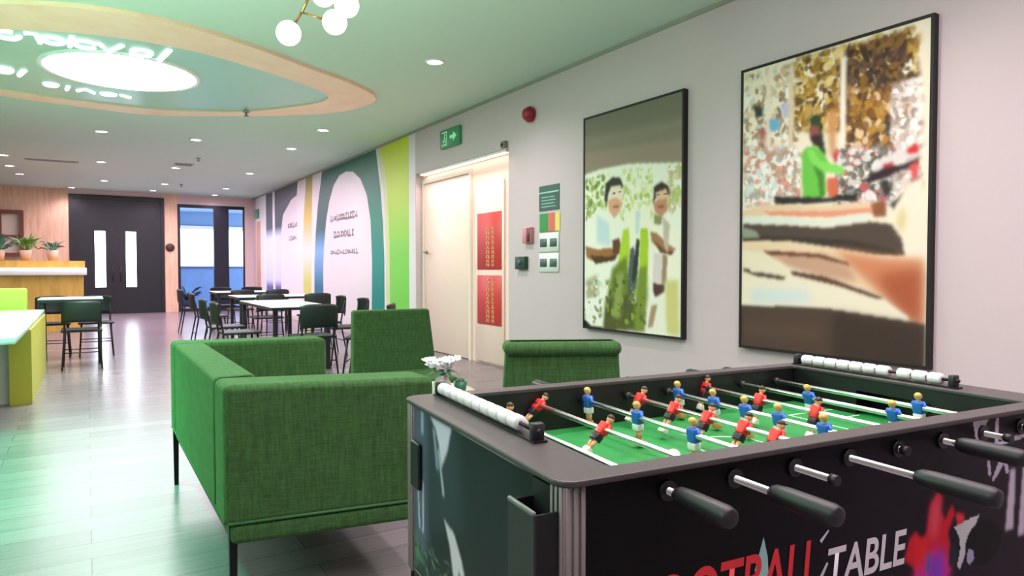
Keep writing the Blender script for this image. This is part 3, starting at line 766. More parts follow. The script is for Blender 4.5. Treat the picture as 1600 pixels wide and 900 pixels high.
# ---- siren, call point, box, notices, switches, exit sign, sensor
t = thing('alarm_siren', 'small dark red alarm siren high on the wall left of the framed photos', 'siren', (XW, 6.18, 2.84))
REDS = mat('siren_red', S(150, 16, 34), 0.35)
m = MB(); m.lathe([(0, 0), (0.075, 0), (0.08, -0.03), (0.0, -0.03)], (0, 0, 0), (1, 0, 0)); m.build('base', mat('siren_base', S(170, 40, 56), 0.4), t)
m = MB(); m.lathe([(0, 0.105), (0.035, 0.105), (0.055, 0.095), (0.085, 0.045), (0.085, 0.028), (0, 0.028)], (0, 0, 0), (-1, 0, 0)); m.build('horn', REDS, t)
t = thing('exit_sign', 'green exit sign box on the wall above the cream door', 'sign', (XW, 8.07, 2.90))
SG = mat('exit_green', S(62, 132, 92), 0.4, emit=0.05, emit_col=S(62, 140, 92))
SW = mat('exit_pale', S(150, 226, 176), 0.4, emit=0.12, emit_col=S(150, 232, 178))
m = MB(); m.box(-0.05, 0, -0.27, 0.27, -0.12, 0.12, 0.006, 1); bd = m.build('box', SG, t)
m = MB(); F_ = basis((-0.051, 0, 0), (0, -1, 0), (0, 0, 1))
def onface(pts): return pts
m.prism([(0.03, -0.02), (0.12, -0.02), (0.12, -0.06), (0.22, 0.0), (0.12, 0.06), (0.12, 0.02), (0.03, 0.02)], 0.002, F_)          # arrow
m.build('arrow', SW, bd)
m = MB()
m.prism([(-0.20, -0.09), (-0.06, -0.09), (-0.06, 0.09), (-0.20, 0.09), (-0.20, 0.075), (-0.075, 0.075), (-0.075, -0.075), (-0.20, -0.075)], 0.002, F_)
m.prism([(-0.145, 0.03), (-0.125, 0.035), (-0.105, 0.0), (-0.085, -0.065), (-0.10, -0.068), (-0.122, -0.02), (-0.15, -0.03), (-0.18, -0.02), (-0.18, -0.035), (-0.145, -0.05), (-0.13, -0.02)], 0.002, F_)
m.prism([(-0.12 + .016 * math.cos(a), 0.052 + .016 * math.sin(a)) for a in [2 * PI * i / 12 for i in range(12)]], 0.002, F_)
m.build('running_figure', SW, bd)
t = thing('door_sensor', 'tiny grey sensor at the top right corner of the door alcove', 'sensor', (XW, 6.72, 2.60))
m = MB(); m.box(-0.05, 0, -0.045, 0.045, -0.04, 0.04, 0.008); m.build('housing', mat('sensor_grey', S(120, 118, 104), 0.5), t)
m = MB(); m.sphere((-0.05, 0, -0.005), 0.022); m.build('lens', BLACKPL, t)
t = thing('dark_notice', 'dark teal printed notice, topmost of the column beside the left photo', 'notice', (XW, 5.86, 1.925))
m = MB(); m.box(-0.008, 0, -0.19, 0.17, -0.135, 0.125); bd = m.build('board', mat('notice_teal', S(52, 92, 84), 0.45), t)
NI = mat('notice_ink', S(150, 196, 178), 0.5)
m = MB(); m.box(-0.010, -0.008, -0.19, 0.17, 0.045, 0.060)
for k in range(4):
    m.box(-0.010, -0.008, -0.13 + (k % 2) * .02, 0.12, -0.10 + k * 0.033, -0.092 + k * 0.033)
m.build('print', NI, bd)
t = thing('colour_notice', 'green, red and yellow printed notice in the column beside the left photo', 'notice', (XW, 5.86, 1.665))
m = MB(); m.use(mat('notice_green', S(48, 142, 74), 0.45)).box(-0.008, 0, 0.0, 0.16, -0.095, 0.095)
m.use(mat('notice_red', S(214, 110, 92), 0.45)).box(-0.008, 0, -0.125, 0.0, -0.095, 0.095)
m.use(mat('notice_yellow', S(226, 214, 120), 0.45)).box(-0.008, 0, -0.205, -0.125, -0.095, 0.095)
m.build('board', None, t)
PLATE = mat('switch_plate', S(222, 232, 222), 0.35)
ROCK = mat('switch_dark', S(74, 92, 88), 0.4)
for k, (z, lb) in enumerate([(1.455, 'upper white switch plate under the colour notice'), (1.245, 'lower white switch plate, lowest of the column')]):
    t = thing('switch_plate', lb, 'switch', (XW, 5.86, z), group='switch plates beside the left photo')
    m = MB(); m.box(-0.012, 0, -0.19, 0.17, -0.10, 0.10, 0.006, 1); m.build('plate', PLATE, t)
    for y in (-0.10, 0.08):
        m = MB(); m.box(-0.020, -0.012, y - 0.06, y + 0.06, -0.045, 0.04, 0.004, 1); m.build('rocker', ROCK, t)
t = thing('call_point', 'small red and black fire call point left of the switch plates', 'call point', (XW, 6.21, 1.545))
m = MB(); m.box(-0.05, 0, -0.07, 0.09, -0.085, 0.085, 0.008); m.build('case', mat('call_red', S(206, 128, 132), 0.4), t)
m = MB(); m.box(-0.056, -0.05, -0.065, 0.0, -0.075, 0.075, 0.003, 1); m.build('face', mat('call_dark', S(84, 44, 54), 0.35), t)
t = thing('door_release', 'small dark green square wall box below the red call point', 'box', (XW, 6.35, 1.25))
m = MB(); m.box(-0.05, 0, -0.10, 0.10, -0.075, 0.065, 0.006); m.build('case', mat('release_green', S(28, 62, 52), 0.4), t)
m = MB(); m.lathe([(0, 0.06), (0.03, 0.06), (0.034, 0.048), (0, 0.048)], (0, 0, 0), (-1, 0, 0)); m.build('button', mat('release_button', S(44, 92, 76), 0.4), t)
t = thing('far_exit_sign', 'tiny green exit sign high at the far end of the right wall', 'sign', (XW, 20.1, 2.72))
m = MB(); m.box(-0.05, 0, -0.2, 0.2, -0.12, 0.12); m.build('box', SG, t)
t = thing('wall_speaker', 'small dark round speaker on the oak post between the two dark doors', 'speaker', (1.93, YF, 1.76))
m = MB(); m.lathe([(0, 0.05), (0.085, 0.05), (0.11, 0.03), (0.11, 0), (0, 0)], (0, 0, 0), (0, -1, 0)); m.build('case', mat('speaker_brown', S(62, 34, 30), 0.5), t)

# ---- printed mural of arches on the far stretch of the right wall (flat vinyl, 2 to 5 mm thick)
t = thing('wall_mural', 'wall mural of white arches in teal, blue and lime beyond the cream door', 'mural', (XW, 0, 0))
def vinyl(name, poly, m_, lift=0.002, label=None, parent=None):
    mb = MB(); mb.prism(poly, lift, basis((0, 0, 0), (0, -1, 0), (0, 0, 1)))
    o = mb.build(name, m_, parent or t)
    if label: o['label'] = label
    return o
def grad(name, stops, z0=0.0, z1=3.2, rough=0.5):
    m_ = mat(name, stops[0][1], rough); nt = m_.node_tree
    tc = nt.nodes.new('ShaderNodeTexCoord'); sp = nt.nodes.new('ShaderNodeSeparateXYZ'); mr = nt.nodes.new('ShaderNodeMapRange')
    mr.inputs['From Min'].default_value = z0; mr.inputs['From Max'].default_value = z1
    rp = nt.nodes.new('ShaderNodeValToRGB')
    while len(rp.color_ramp.elements) < len(stops): rp.color_ramp.elements.new(0.5)
    for e, (p, c) in zip(rp.color_ramp.elements, stops): e.position = p; e.color = (*c, 1)
    nt.links.new(tc.outputs['Object'], sp.inputs[0]); nt.links.new(sp.outputs['Z'], mr.inputs['Value'])
    nt.links.new(mr.outputs['Result'], rp.inputs['Fac']); nt.links.new(rp.outputs['Color'], nt.nodes['Principled BSDF'].inputs['Base Color'])
    return m_
MW = mat('mural_white', S(226, 220, 222), 0.5)
H = CH - 0.04
P_ = lambda *yz: [(-y, z) for y, z in yz]
vinyl('white_ground', P_((20.3, 0.02), (9.26, 0.02), (9.26, H), (20.3, H)), MW, 0.0015)
# printed colours blend down the wall (an ink blend in the artwork)
LIME = grad('mural_lime', [(0.0, S(112, 204, 84)), (0.45, S(128, 208, 80)), (0.75, S(190, 212, 70)), (1.0, S(206, 222, 30))])
TEAL = grad('mural_teal', [(0.0, S(0, 128, 122)), (0.42, S(10, 140, 130)), (0.62, S(40, 140, 118)), (0.85, S(36, 116, 92)), (1.0, S(24, 104, 78))])
TEALB = grad('mural_teal_blue', [(0.0, S(30, 104, 128)), (0.25, S(40, 112, 140)), (0.48, S(120, 172, 226)), (0.62, S(50, 96, 98)), (0.82, S(60, 100, 96)), (1.0, S(30, 104, 84))])
OLIVE = grad('mural_olive', [(0.0, S(196, 206, 90)), (0.3, S(200, 208, 110)), (0.48, S(206, 220, 214)), (0.7, S(206, 182, 92)), (1.0, S(150, 146, 50))])
SLATE = grad('mural_slate', [(0.0, S(80, 84, 150)), (0.22, S(90, 92, 160)), (0.28, S(206, 212, 240)), (0.62, S(206, 214, 238)), (0.70, S(66, 76, 86)), (0.86, S(90, 92, 100)), (1.0, S(70, 76, 84))])
vinyl('lime_band', P_((10.25, 0.02), (9.5, 0.02), (9.5, H), (10.62, H), (10.36, 2.5), (10.27, 1.6)), LIME, 0.003)
vinyl('lime_edge', P_((10.42, 0.02), (10.25, 0.02), (10.27, 1.6), (10.36, 2.5), (10.62, H), (10.80, H), (10.50, 2.4), (10.42, 1.5)), mat('mural_pale_lime', S(206, 216, 160), 0.5), 0.003)
outer_r = [(10.50, 0.02), (10.50, 1.3), (10.55, 1.9), (10.66, 2.5), (10.86, H)]
inner = [(11.10, 0.02), (11.06, 1.3), (11.12, 2.0), (11.30, 2.45), (11.60, 2.75), (12.0, 2.93), (12.4, 2.98), (12.8, 2.95), (13.15, 2.80), (13.45, 2.5), (13.65, 2.15), (13.82, 1.6), (13.88, 1.2), (13.88, 0.02)]
outer_l = [(14.55, 0.02), (14.5, 1.3), (14.4, 1.9), (14.22, 2.5), (13.9, H)]
top = 7
vinyl('teal_arch', P_(*inner[:top][::-1], *outer_r, (12.4, H)), TEAL, 0.003)
vinyl('teal_arch', P_((12.4, H), inner[top - 1], *inner[top:], *outer_l), TEALB, 0.003, label='blue tinted leg of the teal arch')
vinyl('olive_band', P_((15.35, 0.02), (14.75, 0.02), (14.75, 1.6), (14.6, H), (15.1, H), (15.3, 2.4), (15.42, 1.6)), OLIVE, 0.003)
vinyl('slate_arch', P_((18.05, 0.02), (17.45, 0.02), (17.45, 2.0), (17.2, 2.5), (16.4, 2.8), (15.9, 2.86), (15.8, H), (18.05, H)), SLATE, 0.003)
vinyl('slate_arch', P_((19.05, 0.02), (18.3, 0.02), (18.3, H), (19.05, H)), SLATE, 0.003)
vinyl('timber_band', P_((20.25, 0.02), (19.75, 0.02), (19.75, 2.5), (20.25, 2.5)), mat('mural_timber', S(206, 152, 124), 0.5), 0.003)
DIMINK = mat('mural_grey_ink', S(150, 142, 150), 0.55)
def script_line(y0, y1, z, hgt, seed, gap=0.55):
    rnd = random.Random(seed); mb = MB(); y = y0
    while y > y1:
        wdt = rnd.uniform(.05, .10); h = hgt * rnd.uniform(.55, 1.0)
        mb.box(-0.0055, -0.003, y - wdt, y, z - h / 2, z - h / 2 + hgt * .28)
        mb.box(-0.0055, -0.003, y - wdt * .3, y, z - h / 2, z + h / 2)
        if rnd.random() < .6: mb.box(-0.0055, -0.003, y - wdt, y, z + h / 2 - hgt * .25, z + h / 2)
        y -= wdt + rnd.uniform(.015, .05)
    mb.build('lettering', DIMINK, t)
script_line(13.35, 11.75, 2.16, 0.15, 1); script_line(13.15, 12.0, 1.84, 0.14, 2); script_line(13.35, 11.8, 1.50, 0.10, 3)
script_line(16.7, 15.9, 2.2, 0.16, 4); script_line(16.6, 16.0, 1.9, 0.12, 5)

# ================================================================== SEATING
def legset(parent, pts, h, r=0.012, name='leg', mat_=None, spread=0.0):
    for x, y in pts:
        mb = MB(); sx = spread * (1 if x > 0 else -1); sy = spread * (1 if y > 0 else -1)
        mb.cyl((x + sx, y + sy, 0), (x, y, h), r * .8, r, n=10)
        mb.build(name, mat_ or DARKMETAL, parent)

# front sofa: its back is on the aisle side, arms end-on to the table
t = thing('sofa', 'green fabric two-seat sofa with dark legs in front of the football table', 'sofa', (0.38, 2.43, 0))
LB = 1.72
m = MB(); m.hexa([(0.02, 0.0, 0.245), (0.72, -0.115, 0.245), (0.79, LB - .04, 0.245), (0.02, LB, 0.245)], [(0.02, 0.0, 0.315), (0.72, -0.115, 0.315), (0.79, LB - .04, 0.315), (0.02, LB, 0.315)], 0.02, 3)
m.build('base', GREENFAB, t, soft=True)
m = MB(); m.hexa([(0, 0.215, 0.30), (0.17, 0.215, 0.30), (0.17, LB - 0.21, 0.30), (0, LB - 0.21, 0.30)], [(0.0, 0.215, 0.79), (0.15, 0.215, 0.79), (0.15, LB - 0.21, 0.79), (0.0, LB - 0.21, 0.79)], 0.022, 4)
m.build('backrest', GREENFAB, t, soft=True)
def arm_(y00, y01, y10, y11, zf, xf=0.72):
    mb = MB(); mb.hexa([(0, y00, 0.31), (xf, y10, 0.31), (xf, y11, 0.31), (0, y01, 0.31)], [(0, y00, 0.79), (xf, y10, zf), (xf, y11, zf), (0, y01, 0.79)], 0.026, 4)
    mb.build('armrest', GREENFAB, t, soft=True)
arm_(0.0, 0.21, -0.115, 0.09, 0.775); arm_(LB - 0.205, LB, LB - 0.24, LB - 0.04, 0.78, 0.79)
m = MB(); m.box(0.16, 0.71, 0.16, LB - 0.22, 0.31, 0.45, 0.04, 4); m.build('seat_cushion', GREENFAB, t, soft=True)
m = MB(); m.tube([(0.012, 0.004, 0.32), (0.71, -0.110, 0.32)], 0.006); m.tube([(0.004, 0.02, 0.32), (0.004, LB - 0.02, 0.32)], 0.006)
m.tube([(0.004, 0.212, 0.33), (0.004, 0.212, 0.775), (0.02, 0.212, 0.788), (0.13, 0.205, 0.788)], 0.004)
m.build('piping', PIPE, t)
for x, y in ((0.03, 0.035), (0.66, -0.06), (0.02, LB - 0.03), (0.66, LB - 0.06)):
    m = MB(); m.box(x - 0.014, x + 0.014, y - 0.014, y + 0.014, 0.0, 0.25 if x > 0.1 else 0.36, taper=(.75, .75)); m.build('leg', DARKMETAL, t)

def lounge_chair(label, x, y, rz, w, h, lean=0.14, roll=False):
    """armless lounge chair; local +y is the way it faces"""
    t = thing('lounge_chair', label, 'lounge chair', (x, y, 0), rz)
    hw = w / 2
    m = MB(); m.box(-hw + .01, hw - .01, -0.20, 0.36, 0.24, 0.36, 0.035, 4); m.build('seat', GREENFAB, t, soft=True)
    m = MB(); m.hexa([(-hw - .02, -0.28, 0.24), (hw + .02, -0.28, 0.24), (hw + .02, -0.16, 0.24), (-hw - .02, -0.16, 0.24)],
                     [(-hw + .015, -0.28 - lean, h), (hw - .015, -0.28 - lean, h), (hw - .015, -0.17 - lean, h), (-hw + .015, -0.17 - lean, h)], 0.022, 4)
    m.build('backrest', GREENFAB, t, soft=True)
    if roll:
        m = MB(); m.box(-hw, hw, -0.305 - lean, -0.12 - lean, h - 0.075, h, 0.035, 5); m.build('head_roll', GREENFAB, t, soft=True)
    legset(t, ((-hw + .06, 0.30), (hw - .06, 0.30), (-hw + .06, -0.2), (hw - .06, -0.2)), 0.25, 0.014)
    return t
lounge_chair('green high-backed armless chair facing the camera behind the front sofa', 2.10, 4.98, R(176), 0.67, 0.845, 0.10)
lounge_chair('green armless chair turned away by the right wall, behind the football table', 2.24, 3.14, R(-27), 0.62, 0.80, 0.02, roll=True)

# coffee table with flowers
t = thing('coffee_table', 'pale round coffee table between the green seats', 'table', (1.66, 3.86, 0))
m = MB(); m.lathe([(0, 0.395), (0.40, 0.395), (0.415, 0.405), (0.415, 0.42), (0.40, 0.43), (0, 0.43)], n=40); m.build('tabletop', mat('pale_tabletop', S(206, 202, 190), 0.35), t)
m = MB(); m.lathe([(0, 0), (0.22, 0), (0.22, 0.012), (0.035, 0.03), (0.03, 0.395), (0, 0.395)], n=28); m.build('pedestal', DARKMETAL, t)
t = thing('flower_vase', 'white flowers bunched in a pale vase on the coffee table', 'vase of flowers', (1.77, 3.62, 0.43))
m = MB(); m.lathe([(0, 0), (0.05, 0), (0.06, 0.03), (0.05, 0.08), (0.035, 0.11), (0.042, 0.125), (0.03, 0.12), (0, 0.10)]); m.build('vase', mat('vase_grey', S(196, 186, 184), 0.35), t)
rnd = random.Random(3)
PET = mat('white_petals', S(232, 228, 236), 0.6); LEAFD = mat('deep_leaf', S(40, 92, 58), 0.55)
for k in range(13):
    a = rnd.uniform(0, 2 * PI); rr = rnd.uniform(0, .085); c = Vector((rr * math.cos(a), rr * math.sin(a), 0.15 + rnd.uniform(0, .065)))
    m = MB()
    for q in range(7):
        b = 2 * PI * q / 7 + rnd.uniform(-.2, .2); d_ = Vector((math.cos(b), math.sin(b), rnd.uniform(.1, .7))).normalized()
        u_ = d_.orthogonal().normalized(); p0 = c; p1 = c + d_ * .03 + u_ * .014; p2 = c + d_ * .05 + Vector((0, 0, -.004)); p3 = c + d_ * .03 - u_ * .014
        m.quad(p0, p1, p2, p3)
    m.sphere(c + Vector((0, 0, .006)), 0.011, n=8); m.build('flower', PET, t)
m = MB()
for k in range(7):
    a = 2 * PI * k / 7 + .3; L = rnd.uniform(.09, .13)
    d_ = Vector((math.cos(a), math.sin(a), 0)); u_ = Vector((-math.sin(a), math.cos(a), 0))
    b = Vector((0, 0, .12)); m.quad(b, b + d_ * L * .5 + u_ * .022 + Vector((0, 0, .03)), b + d_ * L, b + d_ * L * .5 - u_ * .022 + Vector((0, 0, .03)))
m.build('leaves', LEAFD, t)
t = thing('green_cup', 'small dark green pot beside the white flowers on the coffee table', 'pot', (1.91, 3.66, 0.43))
m = MB(); m.lathe([(0, 0), (0.03, 0), (0.042, 0.07), (0.036, 0.07), (0.028, 0.01), (0, 0.01)]); m.build('body', mat('pot_green', S(46, 110, 80), 0.4), t)
m = MB(); m.lathe([(0, 0.055), (0.038, 0.055), (0.02, 0.085), (0, 0.09)], n=12); m.build('succulent', LEAFD, t)

# ================================================================== DINING TABLES AND CHAIRS
CHAIRG = mat('chair_dark_green', S(9, 30, 24), 0.5)
CHAIRB = mat('chair_black', S(28, 28, 36), 0.5)
TOPW = mat('white_laminate', S(214, 222, 214), 0.25)
def make_chair(shell):
    t = thing('cafe_chair', 'x', 'chair')
    m = MB(); m.box(-0.21, 0.21, -0.20, 0.21, 0.435, 0.465, 0.014, 3); m.build('seat', shell, t, soft=True)
    m = MB()
    pts = []
    n = 9
    for zz, bulge in ((0.56, 0.0), (0.60, 0.01), (0.78, 0.02), (0.81, 0.01)):
        for tk in (0, 1):
            pts.append([((-0.20 + 0.40 * i / n), -0.225 - bulge - 0.05 * math.sin(PI * i / n) - 0.014 * tk, zz - (0.02 * abs(2 * i / n - 1) ** 4)) for i in range(n + 1)])
    rows = [pts[0], pts[2], pts[4], pts[6], pts[7], pts[5], pts[3], pts[1]]
    V = [[m.bm.verts.new(p) for p in r] for r in rows]
    for a in range(8):
        b = (a + 1) % 8
        for i in range(n):
            f = m.bm.faces.new((V[a][i], V[a][i + 1], V[b][i + 1], V[b][i])); f.smooth = a in (0, 1, 2, 4, 5, 6)
    for e in (0, n): m.bm.faces.new([V[a][e] for a in range(8)][:: (1 if e == 0 else -1)])
    bmesh.ops.recalc_face_normals(m.bm, faces=list(m.bm.faces))
    m.build('backrest', shell, t)
    for x in (-0.17, 0.17):
        m = MB(); m.tube([(x * 1.18, -0.27, 0), (x, -0.19, 0.44), (x, -0.22, 0.60), (x, -0.255, 0.74)], [0.009, 0.012, 0.011, 0.008]); m.build('leg', CHAIRB, t)
        m = MB(); m.tube([(x * 1.15, 0.23, 0), (x, 0.17, 0.44)], [0.009, 0.012]); m.build('leg', CHAIRB, t)
    for sy, sx in ((0.195, 0.185), (-0.235, 0.19)):
        m = MB(); m.tube([(-sx, sy, 0.2), (sx, sy, 0.2)], 0.006); m.build('stretcher', CHAIRB, t)
    return t
protoG = make_chair(CHAIRG); protoB = make_chair(CHAIRB)
usedp = {}
def put_chair(proto, x, y, rz, label, group):
    if proto.name not in usedp: usedp[proto.name] = 1; o = proto
    else: o = copy_tree(proto)
    o.location = (x, y, 0); o.rotation_euler = (0, 0, R(rz)); o['label'] = label; o['group'] = group
    return o
def dining_table(x0, x1, y0, y1, label, z=0.75):
    t = thing('dining_table', label, 'table', ((x0 + x1) / 2, (y0 + y1) / 2, 0), group='dining tables along the mural wall')
    hx = (x1 - x0) / 2; hy = (y1 - y0) / 2
    m = MB(); m.box(-hx, hx, -hy, hy, z - 0.012, z, 0.004, 1); m.build('tabletop', TOPW, t)
    m = MB(); m.box(-hx, hx, -hy, hy, z - 0.04, z - 0.012); m.build('edge_band', CHAIRB, t)
    for sx in (-1, 1):
        for sy in (-1, 1):
            m = MB(); m.box(sx * (hx - .05) - .022, sx * (hx - .05) + .022, sy * (hy - .06) - .022, sy * (hy - .06) + .022, 0, z - 0.04); m.build('leg', CHAIRB, t)
    return t
dining_table(1.75, 2.45, 7.9, 9.8, 'nearest long white-topped table behind the green sofa')
dining_table(1.95, 3.35, 11.0, 11.9, 'second white-topped table from the sofa, under the mural lettering')
dining_table(2.0, 3.3, 13.4, 14.3, 'farthest white-topped table, towards the glazed opening')
GD = 'dark chairs around the dining tables'
for x, y, rz, p, lb in [
    (1.48, 8.35, -90, protoG, 'dark green chair on the aisle side of the nearest white table, closer to the sofa'),
    (1.48, 9.25, -90, protoG, 'dark green chair on the aisle side of the nearest white table, farther from the sofa'),
    (2.74, 8.40, 90, protoG, 'dark green chair on the wall side of the nearest white table, closer to the sofa'),
    (2.74, 9.30, 90, protoG, 'dark green chair on the wall side of the nearest white table, farther from the sofa'),
    (2.08, 7.45, 0, protoG, 'dark green chair at the sofa end of the nearest white table'),
    (2.55, 7.05, 60, protoB, 'black chair standing alone left of the green high-backed chair'),
    (2.30, 10.70, 0, protoB, 'black chair in front of the second white table, its aisle end'),
    (3.00, 10.70, 0, protoB, 'black chair in front of the second white table, its wall end'),
    (1.62, 11.45, -90, protoB, 'black chair at the aisle end of the second white table'),
    (2.35, 13.10, 0, protoB, 'black chair in front of the farthest white table, its aisle end'),
    (2.95, 13.10, 0, protoB, 'black chair in front of the farthest white table, its wall end'),
    (1.70, 13.85, -90, protoB, 'black chair at the aisle end of the farthest white table'),
    (2.9, 14.62, 180, protoB, 'black chair behind the farthest white table, its wall end'),
    (2.3, 14.62, 180, protoB, 'black chair behind the farthest white table, its aisle end')]:
    put_chair(p, x, y, rz, lb, GD)

# ================================================================== LEFT SIDE: counter, bench, cafe table, bar
LIMEP = mat('lime_panel', S(196, 190, 66), 0.45)
t = thing('white_counter', 'long low white-topped counter with yellow end panel at the left edge', 'counter', (-1.4, 7.9, 0))
m = MB(); m.box(-1.6, 0.97, -2.0, 1.9, 0.65, 0.70, 0.006, 1); m.build('worktop', mat('mint_white_top', S(214, 232, 222), 0.2), t)
m = MB(); m.box(0.82, 0.98, -0.65, 1.8, 0.0, 0.65); m.build('end_panel', LIMEP, t)
m = MB(); m.box(-1.5, 0.82, -0.55, 1.8, 0.0, 0.65); m.build('body', mat('counter_body', S(212, 216, 206), 0.4), t)
t = thing('lime_bench', 'lime green high-backed bench behind the white counter', 'bench', (-1.23, 9.95, 0))
LB_ = mat('lime_upholstery', S(176, 214, 84), 0.6)
m = MB(); m.box(-1.2, 0.62, 0.0, 0.14, 0.1, 0.95, 0.03, 3); m.build('backrest', LB_, t, soft=True)
m = MB(); m.box(-1.2, 0.62, 0.14, 0.6, 0.1, 0.45, 0.03, 3); m.build('seat', LB_, t, soft=True)
m = MB(); m.box(-1.15, 0.57, 0.04, 0.55, 0.0, 0.1); m.build('plinth', BLACK, t)
t = thing('cafe_table', 'tall dark table with pale top and steel legs beside the counter at left', 'table', (-0.17, 10.3, 0))
m = MB(); m.box(-0.34, 0.34, -0.34, 0.34, 0.80, 0.815, 0.004, 1); m.build('tabletop', mat('pale_cafe_top', S(206, 214, 220), 0.25), t)
m = MB(); m.box(-0.34, 0.34, -0.34, 0.34, 0.765, 0.80); m.build('edge_band', CHAIRG, t)
for sx in (-.3, .3):
    for sy in (-.3, .3):
        m = MB(); m.box(sx - .02, sx + .02, sy - .02, sy + .02, 0, 0.765); m.build('leg', CHAIRB, t)
GC = 'chairs around the cafe table at left'
for x, y, rz, p, lb in [(-0.06, 9.66, 0, protoG, 'dark green chair tucked at the near side of the tall cafe table'),
                        (0.10, 10.95, 180, protoB, 'black chair on the far side of the tall cafe table, towards the black door'),
                        (-0.40, 10.95, 180, protoB, 'black chair on the far side of the tall cafe table, towards the bar')]:
    put_chair(p, x, y, rz, lb, GC)
YEL = mat_wood('amber_wood', S(222, 176, 84), S(198, 150, 62), (6, 6, 1.2))
t = thing('amber_bar', 'amber wood bar with a white shelf band at the far left', 'bar', (-2.0, 15.6, 0))
m = MB(); m.box(-2.5, 1.94, -0.2, 0.6, 0.0, 1.06); m.build('front', YEL, t)
m = MB(); m.box(-2.5, 2.0, -0.34, 0.6, 1.06, 1.20, 0.01, 1); m.build('white_shelf', WHITE, t)
m = MB(); m.box(-2.5, 1.97, -0.2, 0.6, 1.20, 1.33); m.build('top_rail', YEL, t)
LEAF = mat('leaf_green', S(86, 134, 58), 0.5, var=0.2, vscale=6); LEAF2 = mat('leaf_blue_green', S(60, 110, 86), 0.5, var=0.2, vscale=6)
POT = mat('terracotta_cream', S(214, 176, 150), 0.6)
def bar_plant(x, y, z, n, L, lm, label, seed, spread=1.0, pot=POT, ph=0.2):
    t = thing('potted_plant', label, 'plant', (x, y, z))
    m = MB(); m.lathe([(0, 0), (0.07, 0), (0.10, ph), (0.088, ph), (0.08, ph - .03), (0, ph - .03)], n=18); m.build('pot', pot, t)
    rnd = random.Random(seed); m = MB()
    for k in range(n):
        a = rnd.uniform(0, 2 * PI); el = rnd.uniform(.35, 1.3); ll = L * rnd.uniform(.6, 1.1)
        d_ = Vector((math.cos(a) * math.cos(el) * spread, math.sin(a) * math.cos(el) * spread, math.sin(el)))
        u_ = Vector((-math.sin(a), math.cos(a), 0)); base = Vector((0, 0, ph - .02)); wd = ll * rnd.uniform(.10, .17)
        tip = base + d_ * ll + Vector((0, 0, -.25 * ll * math.cos(el))); mid = base + d_ * ll * .62
        m.tube([base, base + d_ * ll * .35], 0.006, 5)
        q = base + d_ * ll * .3
        m.quad(q, mid + u_ * wd + Vector((0, 0, .02)), tip, mid); m.quad(q, mid, tip, mid - u_ * wd + Vector((0, 0, .02)))
    m.build('foliage', lm, t)
bar_plant(-0.98, 15.86, 1.33, 34, 0.44, LEAF, 'spiky green plant on the amber bar, middle of the three', 11)
bar_plant(-0.55, 15.60, 1.33, 26, 0.30, LEAF2, 'blue-green broad-leaved plant on the right end of the amber bar', 12, 1.2)
bar_plant(-1.36, 15.55, 1.33, 44, 0.36, LEAF2, 'bushy plant at the left edge on the amber bar in front of the framed shelf', 13, 1.3)
t = thing('framed_shelf', 'brown framed display recess on the oak wall at the left edge', 'shelf', (-2.3, YF, 2.05))
BRN = mat('brown_frame', S(112, 60, 46), 0.5)
m = MB()
m.box(-1.0, 1.0, -0.22, 0, 0.48, 0.56); m.box(-1.0, 1.0, -0.22, 0, -0.56, -0.48); m.box(-1.0, -0.93, -0.22, 0, -0.48, 0.48); m.box(0.93, 1.0, -0.22, 0, -0.48, 0.48)
m.build('frame', BRN, t)
m = MB(); m.box(-0.93, 0.93, -0.03, 0, -0.48, 0.48); m.build('back_panel', mat('shelf_back', S(236, 222, 206), 0.5), t)
m = MB(); m.box(0.50, 0.56, -0.20, -0.03, -0.1, 0.48); m.box(0.56, 0.93, -0.20, -0.03, -0.1, -0.05); m.build('divider', BRN, t)

# ================================================================== FOOTBALL TABLE
TL, TW, TZ = 1.40, 0.76, 0.87
a_ = R(-5.5)
cx = 0.575 + TL / 2 * math.cos(a_) - TW / 2 * math.sin(a_); cy = 0.79 + TL / 2 * math.sin(a_) + TW / 2 * math.cos(a_)
ft = thing('football_table', 'black table football game with red and blue players and green pitch', 'table football', (cx, cy, 0), a_)
ft.rotation_euler = (0, 0, a_)
U = lambda u: u - TL / 2
V_ = lambda v: v - TW / 2
IU, IV = 0.115, 0.047                       # width of the rim at the ends and the sides
ZB = 0.46
m = MB(); m.ring(rrect(U(0), U(TL), V_(0), V_(TW), 0.035), rrect(U(IU), U(TL - IU), V_(IV), V_(TW - IV), 0.012), TZ - 0.010, TZ)
rim = m.build('top_rim', RIM, ft)
bv = rim.modifiers.new('edge', 'BEVEL'); bv.width = 0.003; bv.segments = 2; bv.limit_method = 'ANGLE'
PITCH = mat('pitch_green', S(40, 138, 66), 0.4, var=0.06, vscale=20)
m = MB(); m.box(U(0.05), U(TL - 0.05), V_(0.03), V_(TW - 0.03), 0.735, 0.755)
pitch = m.build('pitch', PITCH, ft)
LINE = mat('pitch_line_white', S(196, 226, 200), 0.5)
m = MB(); zz = 0.7555
def pl(u0, u1, v0, v1): m.box(U(u0), U(u1), V_(v0), V_(v1), zz - 0.0004, zz)
pl(TL / 2 - .003, TL / 2 + .003, IV, TW - IV)
for s in (0, 1):
    e = (lambda q: q if s == 0 else TL - q)
    for q0, q1, v0, v1 in ((IU, .30, .19, .196), (IU, .30, .564, .57), (.297, .303, .19, .57), (IU, .20, .28, .286), (IU, .20, .474, .48), (.197, .203, .28, .48)):
        pl(min(e(q0), e(q1)), max(e(q0), e(q1)), v0, v1)
n = 40
